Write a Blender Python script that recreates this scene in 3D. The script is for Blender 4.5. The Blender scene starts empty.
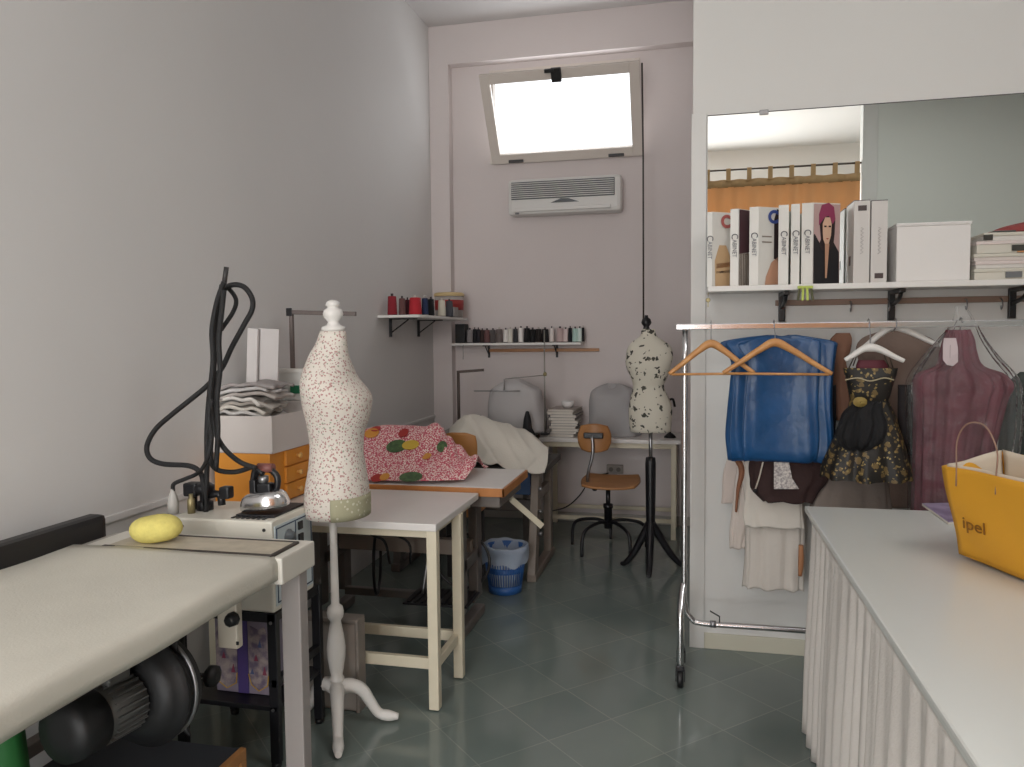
import bpy, bmesh, math, random
from mathutils import Vector, Matrix
R = random.Random(7)
sc = bpy.context.scene
C = bpy.context.collection
PI = math.pi

# ------------------------------------------------------------ camera
F, H = 776.0, 1.5
cY = Vector((180, -48.5, F)).normalized()
cX = Vector((3352, 13.5, -F)); cX = (cX - cY * cX.dot(cY)).normalized()
cD = cY.cross(cX)
if cD.y < 0: cD = -cD
cam = bpy.data.cameras.new('camera')
cam.sensor_width = 36; cam.lens = F / 1024 * 36; cam.clip_start = 0.02
co = bpy.data.objects.new('camera', cam); C.objects.link(co)
rt = Vector((cX.x, cY.x, -cD.x)); up = -Vector((cX.y, cY.y, -cD.y)); bk = -Vector((cX.z, cY.z, -cD.z))
co.matrix_world = Matrix(((rt.x, up.x, bk.x, 0), (rt.y, up.y, bk.y, 0), (rt.z, up.z, bk.z, H), (0, 0, 0, 1)))
sc.camera = co

def ray(px, py):
    r = Vector((px - 512, py - 383.5, F))
    return Vector((r.dot(cX), r.dot(cY), -r.dot(cD)))
def aY(px, py, y):
    r = ray(px, py); return r * (y / r.y) + Vector((0, 0, H))
def aX(px, py, x):
    r = ray(px, py); return r * (x / r.x) + Vector((0, 0, H))
def aZ(px, py, z):
    r = ray(px, py); return r * ((z - H) / r.z) + Vector((0, 0, H))

# ------------------------------------------------------------ world, light, exposure
w = bpy.data.worlds.new('sky'); sc.world = w; w.use_nodes = True
w.node_tree.nodes['Background'].inputs[0].default_value = (0.93, 0.97, 1, 1)
w.node_tree.nodes['Background'].inputs[1].default_value = 2.2
sc.view_settings.view_transform = 'Standard'; sc.view_settings.look = 'None'
sc.view_settings.gamma = 1; sc.view_settings.use_curve_mapping = False
sc.view_settings.exposure = -0.08
def area(name, loc, rot, sx, sy, power, col):
    l = bpy.data.lights.new(name, 'AREA'); l.shape = 'RECTANGLE'; l.size = sx; l.size_y = sy
    l.energy = power; l.color = col
    o = bpy.data.objects.new(name, l); C.objects.link(o); o.location = loc; o.rotation_euler = rot
    return o
area('shop_window_daylight', (-0.3, -3.5, 1.8), (PI / 2, 0, 0), 3.2, 2.9, 255, (1.0, 0.985, 0.97))
area('added_ceiling_fill', (1.7, 1.2, 3.88), (0, 0, 0), 1.6, 1.2, 36, (1.0, 0.985, 0.965))  # added fill without a fixture, lights the left wall more frontally
area('added_front_room_fill', (-1.1, -2.3, 3.88), (0, 0, 0), 1.2, 0.8, 36, (1.0, 0.985, 0.965))  # added unseen fill, brightens the front wall that the mirror reflects
area('hopper_window_daylight', (-1.0, 6.24, 3.27), (math.radians(-80), 0, 0), 1.0, 0.6, 6, (0.97, 0.98, 1.0))

# ------------------------------------------------------------ materials
def lin(c):
    if isinstance(c, str):
        c = [int(c[i:i + 2], 16) / 255 for i in (0, 2, 4)]
    return tuple(x / 12.92 if x <= 0.04045 else ((x + 0.055) / 1.055) ** 2.4 for x in c[:3]) + (1,)
_m = {}
def mat(name, col='808080', rough=0.6, metal=0.0, noise=0.0, scale=8.0, bump=0.0, bscale=60.0, col2=None, spec=0.5, trans=0.0, coat=0.0):
    if name in _m: return _m[name]
    m = bpy.data.materials.new(name); m.use_nodes = True
    nt = m.node_tree; b = nt.nodes['Principled BSDF']
    b.inputs['Base Color'].default_value = lin(col)
    b.inputs['Roughness'].default_value = rough; b.inputs['Metallic'].default_value = metal
    b.inputs['Specular IOR Level'].default_value = spec
    if trans: b.inputs['Transmission Weight'].default_value = trans
    if coat: b.inputs['Coat Weight'].default_value = coat
    tc = nt.nodes.new('ShaderNodeTexCoord')
    if noise or col2:
        n = nt.nodes.new('ShaderNodeTexNoise'); n.inputs['Scale'].default_value = scale; n.inputs['Detail'].default_value = 4
        nt.links.new(tc.outputs['Object'], n.inputs['Vector'])
        mx = nt.nodes.new('ShaderNodeMix'); mx.data_type = 'RGBA'
        c = lin(col); c2 = lin(col2) if col2 else tuple(x * (1 - noise) for x in c[:3]) + (1,)
        mx.inputs['A'].default_value = c; mx.inputs['B'].default_value = c2
        rp = nt.nodes.new('ShaderNodeMapRange'); rp.inputs['From Min'].default_value = 0.38; rp.inputs['From Max'].default_value = 0.62
        nt.links.new(n.outputs['Fac'], rp.inputs['Value']); nt.links.new(rp.outputs['Result'], mx.inputs['Factor'])
        nt.links.new(mx.outputs['Result'], b.inputs['Base Color'])
    if bump:
        n2 = nt.nodes.new('ShaderNodeTexNoise'); n2.inputs['Scale'].default_value = bscale; n2.inputs['Detail'].default_value = 3
        nt.links.new(tc.outputs['Object'], n2.inputs['Vector'])
        bp = nt.nodes.new('ShaderNodeBump'); bp.inputs['Strength'].default_value = bump; bp.inputs['Distance'].default_value = 0.01
        nt.links.new(n2.outputs['Fac'], bp.inputs['Height']); nt.links.new(bp.outputs['Normal'], b.inputs['Normal'])
    _m[name] = m; return m

def dots(name, base, layers, rough=0.8, bump=0.15):
    """printed fabric: each layer (scale, threshold, colour, randomness) is a voronoi of spots"""
    m = mat(name, base, rough, bump=bump, bscale=250)
    nt = m.node_tree; b = nt.nodes['Principled BSDF']; tc = [n for n in nt.nodes if n.type == 'TEX_COORD'][0]
    prev = None
    for sc_, th, col, warp in layers:
        v = nt.nodes.new('ShaderNodeTexVoronoi'); v.inputs['Scale'].default_value = sc_
        src = tc.outputs['Object']
        if warp:
            n = nt.nodes.new('ShaderNodeTexNoise'); n.inputs['Scale'].default_value = sc_ * 1.6; n.inputs['Detail'].default_value = 2
            nt.links.new(src, n.inputs['Vector'])
            mu = nt.nodes.new('ShaderNodeVectorMath'); mu.operation = 'SCALE'; mu.inputs['Scale'].default_value = warp / sc_
            sb = nt.nodes.new('ShaderNodeVectorMath'); sb.operation = 'ADD'
            nt.links.new(n.outputs['Color'], mu.inputs[0]); nt.links.new(mu.outputs[0], sb.inputs[0]); nt.links.new(src, sb.inputs[1])
            src = sb.outputs[0]
        nt.links.new(src, v.inputs['Vector'])
        lt = nt.nodes.new('ShaderNodeMath'); lt.operation = 'LESS_THAN'; lt.inputs[1].default_value = th
        nt.links.new(v.outputs['Distance'], lt.inputs[0])
        mx = nt.nodes.new('ShaderNodeMix'); mx.data_type = 'RGBA'
        if prev: nt.links.new(prev, mx.inputs['A'])
        else: mx.inputs['A'].default_value = lin(base)
        mx.inputs['B'].default_value = lin(col)
        nt.links.new(lt.outputs[0], mx.inputs['Factor']); prev = mx.outputs['Result']
    nt.links.new(prev, b.inputs['Base Color'])
    return m

WALL = mat('white_plaster', 'd6d4d2', 0.75, bump=0.06, bscale=25, noise=0.02, scale=1.5)
WALLP = mat('pinkish_plaster', 'd6cdcb', 0.75, bump=0.06, bscale=25, noise=0.02, scale=1.5)
WALLR = mat('satin_white_paint', 'd8d7d4', 0.5, bump=0.04, bscale=20)
CEIL = mat('ceiling_paint', 'cfcccb', 0.85)
WHITE = mat('white_paint', 'e2e0dc', 0.45)
LAM = mat('white_laminate', 'dedad6', 0.3, noise=0.04, scale=5)
CREAM = mat('cream_metal_paint', 'd8cfb8', 0.45, noise=0.05, scale=12)
BLACK = mat('black_metal', '16161a', 0.4)
BLKP = mat('black_plastic', '121214', 0.5)
GREYM = mat('grey_machine_paint', '6f6863', 0.5, noise=0.12, scale=9)
DGREY = mat('dark_grey_metal', '3a3838', 0.45, 0.3)
CHROME = mat('chrome', 'dcdcde', 0.2, 1.0)
STEEL = mat('dull_steel', '9a9a9c', 0.35, 0.9)
WOODO = mat('orange_pine', 'dc9438', 0.45, col2='d3882c', scale=3)
WOODB = mat('beech_plywood', 'b07c4c', 0.45, col2='a06e40', scale=6)
WOODH = mat('hanger_beech', 'cf9a62', 0.4, col2='bf8750', scale=14)

# floor tiles set at 45 degrees
def floor_mat():
    m = mat('green_grey_floor_tile', '5c6661', 0.2, spec=0.6)
    nt = m.node_tree; b = nt.nodes['Principled BSDF']
    tc = nt.nodes.new('ShaderNodeTexCoord'); sp = nt.nodes.new('ShaderNodeSeparateXYZ'); nt.links.new(tc.outputs['Object'], sp.inputs[0])
    def math_(op, a, bb=None):
        n = nt.nodes.new('ShaderNodeMath'); n.operation = op
        for i, v in enumerate((a, bb)):
            if v is None: continue
            if isinstance(v, (int, float)): n.inputs[i].default_value = v
            else: nt.links.new(v, n.inputs[i])
        return n.outputs[0]
    masks = []; cells = []
    for s, off in ((1, 0.075), (-1, 0.148)):
        u = math_('MULTIPLY', math_('ADD', sp.outputs['Y'], math_('MULTIPLY', sp.outputs['X'], s)), 1 / math.sqrt(2))
        u = math_('MULTIPLY', math_('SUBTRACT', u, off), 1 / 0.3)
        fr = math_('FRACT', math_('ADD', u, 100))
        d = math_('ABSOLUTE', math_('SUBTRACT', fr, 0.5))
        masks.append(math_('GREATER_THAN', d, 0.4925)); cells.append(math_('FLOOR', math_('ADD', u, 100)))
    g = math_('MAXIMUM', masks[0], masks[1])
    wn = nt.nodes.new('ShaderNodeTexWhiteNoise'); cb = nt.nodes.new('ShaderNodeCombineXYZ')
    nt.links.new(cells[0], cb.inputs[0]); nt.links.new(cells[1], cb.inputs[1]); nt.links.new(cb.outputs[0], wn.inputs['Vector'])
    n = nt.nodes.new('ShaderNodeTexNoise'); n.inputs['Scale'].default_value = 3.5; n.inputs['Detail'].default_value = 6; nt.links.new(tc.outputs['Object'], n.inputs['Vector'])
    mixv = math_('ADD', math_('MULTIPLY', wn.outputs['Value'], 0.35), math_('MULTIPLY', n.outputs['Fac'], 0.65))
    mx = nt.nodes.new('ShaderNodeMix'); mx.data_type = 'RGBA'; mx.inputs['A'].default_value = lin('677370'); mx.inputs['B'].default_value = lin('7d8781')
    nt.links.new(mixv, mx.inputs['Factor'])
    m2 = nt.nodes.new('ShaderNodeMix'); m2.data_type = 'RGBA'; m2.inputs['B'].default_value = lin('8f948d')
    nt.links.new(mx.outputs['Result'], m2.inputs['A']); g2 = math_('MULTIPLY', g, math_('MULTIPLY', n.outputs['Fac'], 1.3)); nt.links.new(g2, m2.inputs['Factor']); nt.links.new(m2.outputs['Result'], b.inputs['Base Color'])
    rr = math_('ADD', 0.04, math_('MULTIPLY', n.outputs['Fac'], 0.16)); nt.links.new(rr, b.inputs['Roughness'])
    return m
FLOOR = floor_mat()

def mirror_mat():
    m = bpy.data.materials.new('mirror_glass'); m.use_nodes = True
    b = m.node_tree.nodes['Principled BSDF']
    b.inputs['Base Color'].default_value = (0.80, 0.83, 0.81, 1); b.inputs['Metallic'].default_value = 1; b.inputs['Roughness'].default_value = 0.0
    return m
def clear_mat(name, col, alpha, rough=0.12):
    m = bpy.data.materials.new(name); m.use_nodes = True; nt = m.node_tree
    nt.nodes.clear(); out = nt.nodes.new('ShaderNodeOutputMaterial')
    t = nt.nodes.new('ShaderNodeBsdfTransparent'); g = nt.nodes.new('ShaderNodeBsdfPrincipled')
    g.inputs['Base Color'].default_value = lin(col); g.inputs['Roughness'].default_value = rough
    n = nt.nodes.new('ShaderNodeTexNoise'); n.inputs['Scale'].default_value = 14; n.inputs['Detail'].default_value = 3
    tc = nt.nodes.new('ShaderNodeTexCoord'); nt.links.new(tc.outputs['Object'], n.inputs['Vector'])
    bp = nt.nodes.new('ShaderNodeBump'); bp.inputs['Strength'].default_value = 0.6; bp.inputs['Distance'].default_value = 0.03
    nt.links.new(n.outputs['Fac'], bp.inputs['Height']); nt.links.new(bp.outputs['Normal'], g.inputs['Normal'])
    mx = nt.nodes.new('ShaderNodeMixShader'); mx.inputs[0].default_value = alpha
    nt.links.new(t.outputs[0], mx.inputs[1]); nt.links.new(g.outputs[0], mx.inputs[2]); nt.links.new(mx.outputs[0], out.inputs[0])
    return m
PLASTIC = clear_mat('clear_garment_film', 'e4e8e8', 0.06, 0.15)
def film():
    nt = PLASTIC.node_tree; mx = [n for n in nt.nodes if n.type == 'MIX_SHADER'][0]; out = [n for n in nt.nodes if n.type == 'OUTPUT_MATERIAL'][0]
    gl = nt.nodes.new('ShaderNodeBsdfGlossy'); gl.inputs['Roughness'].default_value = 0.13; gl.inputs['Color'].default_value = (1, 1, 1, 1)
    bp = [n for n in nt.nodes if n.type == 'BUMP'][0]; bp.inputs['Strength'].default_value = 1.0; bp.inputs['Distance'].default_value = 0.05
    nt.links.new(bp.outputs[0], gl.inputs['Normal'])
    m2 = nt.nodes.new('ShaderNodeMixShader'); fr = nt.nodes.new('ShaderNodeFresnel'); fr.inputs['IOR'].default_value = 1.22
    nt.links.new(fr.outputs[0], m2.inputs[0]); nt.links.new(mx.outputs[0], m2.inputs[1]); nt.links.new(gl.outputs[0], m2.inputs[2]); nt.links.new(m2.outputs[0], out.inputs[0])
film()
LINER = clear_mat('translucent_bin_liner', 'cfdcec', 0.55, 0.3)
TUBP = clear_mat('clear_tub_plastic', 'ddd6d0', 0.5, 0.3)
PANE = clear_mat('window_glass', 'ffffff', 0.06, 0.02)

# ------------------------------------------------------------ mesh building
def crom(pts, n):
    pts = [Vector(p) for p in pts]; out = []
    P_ = [pts[0] * 2 - pts[1]] + pts + [pts[-1] * 2 - pts[-2]]
    for i in range(1, len(P_) - 2):
        a, b, c, d = P_[i - 1:i + 3]
        for k in range(n):
            t = k / n
            out.append(0.5 * ((2 * b) + (c - a) * t + (2 * a - 5 * b + 4 * c - d) * t * t + (3 * b - a - 3 * c + d) * t ** 3))
    out.append(pts[-1]); return out
def inter(vals, t):
    n = len(vals) - 1; x = min(max(t * n, 0), n - 1e-9); i = int(x); f = x - i
    g = lambda k: vals[min(max(k, 0), n)]
    a, b, c, d = g(i - 1) if i > 0 else g(0) * 2 - g(1), g(i), g(i + 1), g(i + 2) if i + 2 <= n else g(n) * 2 - g(n - 1)
    return 0.5 * ((2 * b) + (c - a) * f + (2 * a - 5 * b + 4 * c - d) * f * f + (3 * b - a - 3 * c + d) * f ** 3)

_abs = {}
class M:
    def __init__(s): s.v = []; s.f = []; s.sm = []
    def add(s, vs, fs, smooth=False):
        k = len(s.v); s.v += [Vector(v) for v in vs]
        for f in fs: s.f.append([i + k for i in f]); s.sm.append(smooth)
        return s
    def box(s, a, b, bev=0.0, rot=None, piv=None):
        bm = bmesh.new(); bmesh.ops.create_cube(bm, size=1)
        a = Vector(a); b = Vector(b); c = (a + b) / 2; d = b - a
        for v in bm.verts: v.co = Vector((v.co.x * d.x, v.co.y * d.y, v.co.z * d.z)) + c
        if bev: bmesh.ops.bevel(bm, geom=list(bm.edges), offset=min(bev, min(abs(x) for x in d) * 0.45), segments=2, affect='EDGES', profile=0.6)
        if rot is not None:
            p = Vector(piv) if piv is not None else c
            for v in bm.verts: v.co = rot @ (v.co - p) + p
        bm.verts.index_update()
        s.add([v.co.copy() for v in bm.verts], [[v.index for v in f.verts] for f in bm.faces]); bm.free(); return s
    def rings(s, rs, closed=True, cap=True, smooth=True):
        n = len(rs[0]); k = len(s.v)
        for r in rs: s.v += [Vector(p) for p in r]
        for i in range(len(rs) - 1):
            for j in range(n if closed else n - 1):
                j2 = (j + 1) % n
                s.f.append([k + i * n + j, k + i * n + j2, k + (i + 1) * n + j2, k + (i + 1) * n + j]); s.sm.append(smooth)
        if cap and closed:
            s.f.append([k + j for j in reversed(range(n))]); s.sm.append(False)
            s.f.append([k + (len(rs) - 1) * n + j for j in range(n)]); s.sm.append(False)
        return s
    def lathe(s, prof, c=(0, 0, 0), axis=(0, 0, 1), n=20, cap=True):
        ax = Vector(axis).normalized(); t = Vector((1, 0, 0)) if abs(ax.x) < 0.9 else Vector((0, 1, 0))
        e1 = ax.cross(t).normalized(); e2 = ax.cross(e1); c = Vector(c)
        return s.rings([[c + ax * z + (e1 * math.cos(2 * PI * j / n) + e2 * math.sin(2 * PI * j / n)) * max(r, 1e-4) for j in range(n)] for r, z in prof], cap=cap)
    def tube(s, pts, r, n=8, sub=0):
        pts = [Vector(p) for p in pts]
        if sub: pts = crom(pts, sub)
        rs = []; prev = None
        L = len(pts)
        for i, p in enumerate(pts):
            d = (pts[min(i + 1, L - 1)] - pts[max(i - 1, 0)])
            d = d.normalized() if d.length > 1e-9 else Vector((0, 0, 1))
            if prev is None:
                t = Vector((0, 0, 1)) if abs(d.z) < 0.9 else Vector((1, 0, 0)); e = d.cross(t).normalized()
            else:
                e = prev - d * prev.dot(d); e = e.normalized() if e.length > 1e-6 else d.orthogonal().normalized()
            prev = e; g = d.cross(e)
            rr = r if isinstance(r, (int, float)) else inter(r, i / max(L - 1, 1))
            rs.append([p + (e * math.cos(2 * PI * j / n) + g * math.sin(2 * PI * j / n)) * rr for j in range(n)])
        return s.rings(rs)
    def bar(s, a, b, w, h, bev=0.0, upv=(0, 0, 1)):
        a = Vector(a); b = Vector(b); d = (b - a); L = d.length; d.normalize()
        u = Vector(upv); 
        if abs(u.dot(d)) > 0.95: u = Vector((0, 1, 0))
        sd = d.cross(u).normalized(); u = sd.cross(d)
        rot = Matrix((sd, d, u)).transposed()
        bm = M(); bm.box((-w / 2, 0, -h / 2), (w / 2, L, h / 2), bev)
        return s.add([rot @ v + a for v in bm.v], bm.f)
    def net(s, ctrl, nu=30, nv=30, fold=None):
        """smooth surface through a grid of points"""
        rows = []
        cols = [[inter([Vector(p) for p in row], j / nu) for j in range(nu + 1)] for row in ctrl]
        for i in range(nv + 1):
            rows.append([inter([c[j] for c in cols], i / nv) for j in range(nu + 1)])
        if fold:
            rows = [[p + Vector(fold(j / nu, i / nv, p)) for j, p in enumerate(r)] for i, r in enumerate(rows)]
        return s.rings(rows, closed=False, cap=False)
    def poly(s, pts, y0=None, d=(0, 0.002, 0)):
        """a flat outline given real thickness d"""
        d = Vector(d); n = len(pts); k = len(s.v); pts = [Vector(p) for p in pts]
        s.v += pts + [p + d for p in pts]
        s.f.append([k + j for j in range(n)]); s.f.append([k + n + j for j in reversed(range(n))]); s.sm += [False, False]
        for j in range(n):
            j2 = (j + 1) % n; s.f.append([k + j2, k + j, k + n + j, k + n + j2]); s.sm.append(False)
        return s
    def build(s, name, m, parent=None, solid=0.0, local=False, sub=0):
        me = bpy.data.meshes.new(name)
        if parent is not None and not local:
            org = _abs[parent.name]
        elif parent is None and s.v:
            xs = [v.x for v in s.v]; ys = [v.y for v in s.v]; zs = [v.z for v in s.v]
            org = Vector(((min(xs) + max(xs)) / 2, (min(ys) + max(ys)) / 2, min(zs)))
        else: org = Vector((0, 0, 0))
        me.from_pydata([v - org for v in s.v], [], s.f); me.update()
        bm = bmesh.new(); bm.from_mesh(me); bmesh.ops.recalc_face_normals(bm, faces=bm.faces); bm.to_mesh(me); bm.free()
        me.polygons.foreach_set('use_smooth', s.sm)
        me.materials.append(m)
        o = bpy.data.objects.new(name, me); C.objects.link(o)
        if parent is not None:
            o.parent = parent; _abs[o.name] = org
        else:
            o.location = org; _abs[o.name] = org
        if solid:
            md = o.modifiers.new('thickness', 'SOLIDIFY'); md.thickness = solid; md.offset = 0
        if sub:
            md = o.modifiers.new('smooth', 'SUBSURF'); md.levels = sub; md.render_levels = sub
        return o
def tag(o, label, cat, group=None):
    o['label'] = label; o['category'] = cat
    if group: o['group'] = group
    return o
def thing(name, label, cat, loc=(0, 0, 0), group=None):
    o = bpy.data.objects.new(name, None); C.objects.link(o); o.empty_display_size = 0.05
    o.location = loc; _abs[o.name] = Vector(loc); return tag(o, label, cat, group)
def struct(name, mb, m, solid=0.0):
    o = mb.build(name, m, solid=solid); o['kind'] = 'structure'; return o
def dup(root, loc, label=None, group=None):
    r = root.copy(); C.objects.link(r); r.location = loc; _abs[r.name] = Vector(loc)
    if label: r['label'] = label
    if group: r['group'] = group
    for ch in list(root.children):
        c = ch.copy(); C.objects.link(c); c.parent = r
        for g in list(ch.children):
            d = g.copy(); C.objects.link(d); d.parent = c
    return r
def text(body, size, m, parent, origin, right, upv, name='lettering', depth=0.0006, align='LEFT', squash=1.0, bold=0.0):
    cu = bpy.data.curves.new('t', 'FONT'); cu.offset = bold; cu.body = body; cu.size = size; cu.extrude = depth; cu.align_x = align; cu.align_y = 'CENTER'
    o = bpy.data.objects.new('t', cu); C.objects.link(o)
    dg = bpy.context.evaluated_depsgraph_get(); dg.update()
    me = bpy.data.meshes.new_from_object(o.evaluated_get(dg)); bpy.data.objects.remove(o)
    r = Vector(right).normalized(); u = Vector(upv); u = (u - r * u.dot(r)).normalized(); nn = r.cross(u)
    mb = M(); org = Vector(origin)
    mb.add([org + r * v.co.x * squash + u * v.co.y + nn * v.co.z for v in me.vertices], [list(p.vertices) for p in me.polygons])
    return mb.build(name, m, parent)
def hung(rows, y, depth, folds=0.0, k=9, n=72, nv=36, phase=0.0, sq=2.4, grow=True, cap=True, ycurve=None):
    """soft body hanging in the plane y; rows = (py, px left, px right[, half depth]) turned into real sizes"""
    rr = []
    for r in rows:
        a = aY(r[1], r[0], y); b = aY(r[2], r[0], y)
        rr.append(Vector(((a.x + b.x) / 2, (b.x - a.x) / 2, (a.z + b.z) / 2))); 
    dd = [Vector((r[3] if len(r) > 3 else depth, (ycurve(i / (len(rows) - 1)) if ycurve else 0), 0)) for i, r in enumerate(rows)]
    rs = []
    for i in range(nv + 1):
        t = i / nv; q = inter(rr, t); d = inter(dd, t)
        ring = []
        for j in range(n):
            th = 2 * PI * j / n; c, s_ = math.cos(th), math.sin(th)
            ex = math.copysign(abs(c) ** (2 / sq), c); ey = math.copysign(abs(s_) ** (2 / sq), s_)
            g = (t if grow else 1)
            f = 1 + folds * g * (math.sin(k * th + phase + 1.5 * t) + 0.5 * math.sin((k * 2 + 1) * th + 2.1 * phase - 2 * t)) 
            ring.append(Vector((q.x + q.y * ex * (1 + (f - 1) * 0.25), y + d.y + d.x * ey * f, q.z + folds * g * 0.02 * math.sin(k * th))))
        rs.append(ring)
    return M().rings(rs, cap=cap)

# ------------------------------------------------------------ the room
XL, XR, YB, YF, ZC = -2.08, 3.7, 6.2, -3.6, 3.995
YP = 3.76
struct('floor', M().box((XL - .1, YF - .1, -0.1), (XR + .1, YB + .15, 0)), FLOOR)
struct('ceiling', M().box((XL - .1, YF - .1, ZC), (XR + .1, YB + .15, ZC + .1)), CEIL)
struct('wall_left', M().box((XL - .12, YF - .1, 0), (XL, YB + .1, ZC)), WALL)
struct('wall_right', M().box((XR, YF - .1, 0), (XR + .12, YB + .1, ZC)), WALL)
bw = M(); wx0, wx1, wz0, wz1 = -1.60, -0.40, 2.90, 3.64
bw.box((XL, YB, 0), (wx0, YB + .1, ZC)); bw.box((wx1, YB, 0), (0.1, YB + .1, ZC)); bw.box((wx0, YB, 0), (wx1, YB + .1, wz0)); bw.box((wx0, YB, wz1), (wx1, YB + .1, ZC))
struct('wall_back', bw, WALLP)
struct('trim_1', M().box((XL, 6.1, 0), (-1.92, YB, ZC)), WALLP)                # pilaster
struct('trim_2', M().box((-1.92, 6.1, 3.69), (0.0, YB, ZC)), WALLP)            # beam over the window
struct('wall_partition', M().box((0.0, YP, 0), (XR, YP + .12, ZC), 0.004), WALLR)
struct('wall_alcove', M().box((0.0, YP + .12, 0), (0.1, YB + .1, ZC)), WALLP)
struct('trim_3', M().box((XL, 0.3, 0.835), (XL + .012, YB - .1, 0.862), 0.004), WALL)
struct('trim_4', M().box((-1.92, YB - .01, 0.832), (0, YB, 0.85), 0.003), WALLP)
struct('trim_5', M().box((-0.006, YP - .012, 0.0), (0.062, YP, 2.52), 0.002), WALLR)
struct('baseboard_back', M().box((-1.92, YB - .015, 0), (0, YB, 0.07), 0.003), mat('baseboard_tile', 'a9a49c', 0.4))
struct('baseboard_partition', M().box((0.062, YP - .012, 0), (XR, YP, 0.075), 0.003), mat('baseboard_cream', 'c9c5b4', 0.4))
fw = M(); sx0, sx1, sz0, sz1 = -2.0, 1.5, 0.15, 3.3
fw.box((XL, YF - .1, 0), (sx0, YF, ZC)); fw.box((sx1, YF - .1, 0), (XR, YF, ZC)); fw.box((sx0, YF - .1, 0), (sx1, YF, sz0)); fw.box((sx0, YF - .1, sz1), (sx1, YF, ZC))
struct('wall_front', fw, WALL)
struct('trim_6', M().box((1.64, -1.03, 0), (1.78, -0.895, ZC), .003), WALLR)
struct('wall_curtain_side', M().box((1.78, -1.02, 0), (XR, -0.9, ZC)), mat('grey_partition_paint', 'dfe1dc', 0.7))
# shop window frame
sf = M()
for x in (sx0, -0.85, .35, sx1 - .05): sf.box((x, YF - .06, sz0), (x + .05, YF, sz1), .004)
for z in (sz0, 2.4, sz1 - .05): sf.box((sx0, YF - .06, z), (sx1, YF, z + .05), .004)
win2 = bpy.data.objects.new('window_2', None); C.objects.link(win2); win2['kind'] = 'structure'; win2.location = (-0.25, YF, sz0); _abs['window_2'] = Vector(win2.location)
sf.build('window_frame', STEEL, win2)
M().box((sx0, YF - .045, sz0), (sx1, YF - .037, sz1)).build('pane', PANE, win2)

# hopper window tilted inwards
win = bpy.data.objects.new('window_1', None); C.objects.link(win); win['kind'] = 'structure'; win.location = (-0.97, YB, wz0); _abs['window_1'] = Vector(win.location)
FR = mat('window_frame_paint', 'd8cfc6', 0.45)
fo = M()
fo.box((wx0, YB - .012, wz0), (wx0 + .03, YB + .07, wz1), .003); fo.box((wx1 - .03, YB - .012, wz0), (wx1, YB + .07, wz1), .003)
fo.box((wx0 + .031, YB - .010, wz0), (wx1 - .031, YB + .07, wz0 + .03), .003); fo.box((wx0 + .031, YB - .010, wz1 - .03), (wx1 - .031, YB + .07, wz1), .003)
fo.build('window_frame', FR, win)
bl, br = aY(490, 164, 6.17), aY(641, 154.5, 6.17)
tl, tr = aY(482, 73, 5.78), aY(641, 62, 5.78)
zb = (bl.z + br.z) / 2; zt = (tl.z + tr.z) / 2
x0, x1 = (bl.x + tl.x) / 2, (br.x + tr.x) / 2
Ls = math.hypot(zt - zb, 6.17 - 5.78); ang = math.atan2(6.17 - 5.78, zt - zb)
rotS = Matrix.Rotation(ang, 3, 'X'); pv = (0, 6.17, zb)
sa = M()
def sb(a, b, bev=.004): sa.box((a[0], 6.15, zb + a[1]), (b[0], 6.19, zb + b[1]), bev, rotS, pv)
t_ = 0.075
sb((x0, 0), (x0 + t_, Ls)); sb((x1 - t_, 0), (x1, Ls)); sb((x0 + t_, 0), (x1 - t_, t_)); sb((x0 + t_, Ls - t_), (x1 - t_, Ls))
sash = sa.build('window_sash', FR, win)
M().box((x0 + t_, 6.168, zb + t_), (x1 - t_, 6.174, zb + Ls - t_), 0, rotS, pv).build('pane', PANE, sash)
hm = M(); xm = (x0 + x1) / 2
hm.box((xm - .045, 6.12, zb + Ls - .09), (xm + .03, 6.15, zb + Ls + .012), .006, rotS, pv)
hm.box((xm - .09, 6.11, zb + Ls - .015), (xm - .02, 6.135, zb + Ls + .01), .004, rotS, pv)
hm.build('latch', BLKP, sash)
for xx in (x0 + .2, x1 - .2):
    M().box((xx - .06, 6.13, zb - .01), (xx + .06, 6.15, zb + .012), .003).build('hinge', DGREY, win)
tp = Vector((x1 - .01, 5.76, zt))
g = M()
g.tube([aY(642, 63, 5.76), aY(643.2, 160, 5.78), aY(643.5, 324, 5.75)], .007, 6)
tag(g.build('window_crank_rod', mat('dark_rod', '38322c', 0.5)), 'long thin dark rod hanging from the high tilted window down the wall', 'rod')

# ------------------------------------------------------------ air conditioner
def W(px, py, y): return aY(px, py, y)
a0, a1 = aY(507, 181, 6.02), aY(621, 213, 6.02)
ax0, ax1, az1, az0 = a0.x, aY(621, 171, 6.02).x, (a0.z + aY(620, 171, 6.02).z) / 2, aY(507, 215, 6.02).z
ac = thing('air_conditioner', 'white wall-mounted air conditioner below the high window', 'air conditioner', ((ax0 + ax1) / 2, 6.1, az0))
ACW = mat('ac_plastic', 'd8d6d2', 0.35)
M().box((ax0, 6.04, az0), (ax1, 6.2, az1), .03).build('body', ACW, ac)
gr = M(); gz0 = az0 + (az1 - az0) * .42
gr.box((ax0 + .03, 6.032, gz0), (ax1 - .05, 6.04, az1 - .025), .006)
gr.build('grille_back', mat('ac_dark', '5c5f61', 0.5), ac)
gr = M()
for i in range(8):
    z = gz0 + .008 + i * (az1 - .035 - gz0) / 8
    gr.box((ax0 + .035, 6.018, z), (ax1 - .055, 6.034, z + .0055))
gr.build('intake_grille', ACW, ac)
M().box((ax0 + .05, 6.02, az0 + .02), (ax1 - .08, 6.045, az0 + .05), .006).build('air_flap', ACW, ac)
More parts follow.
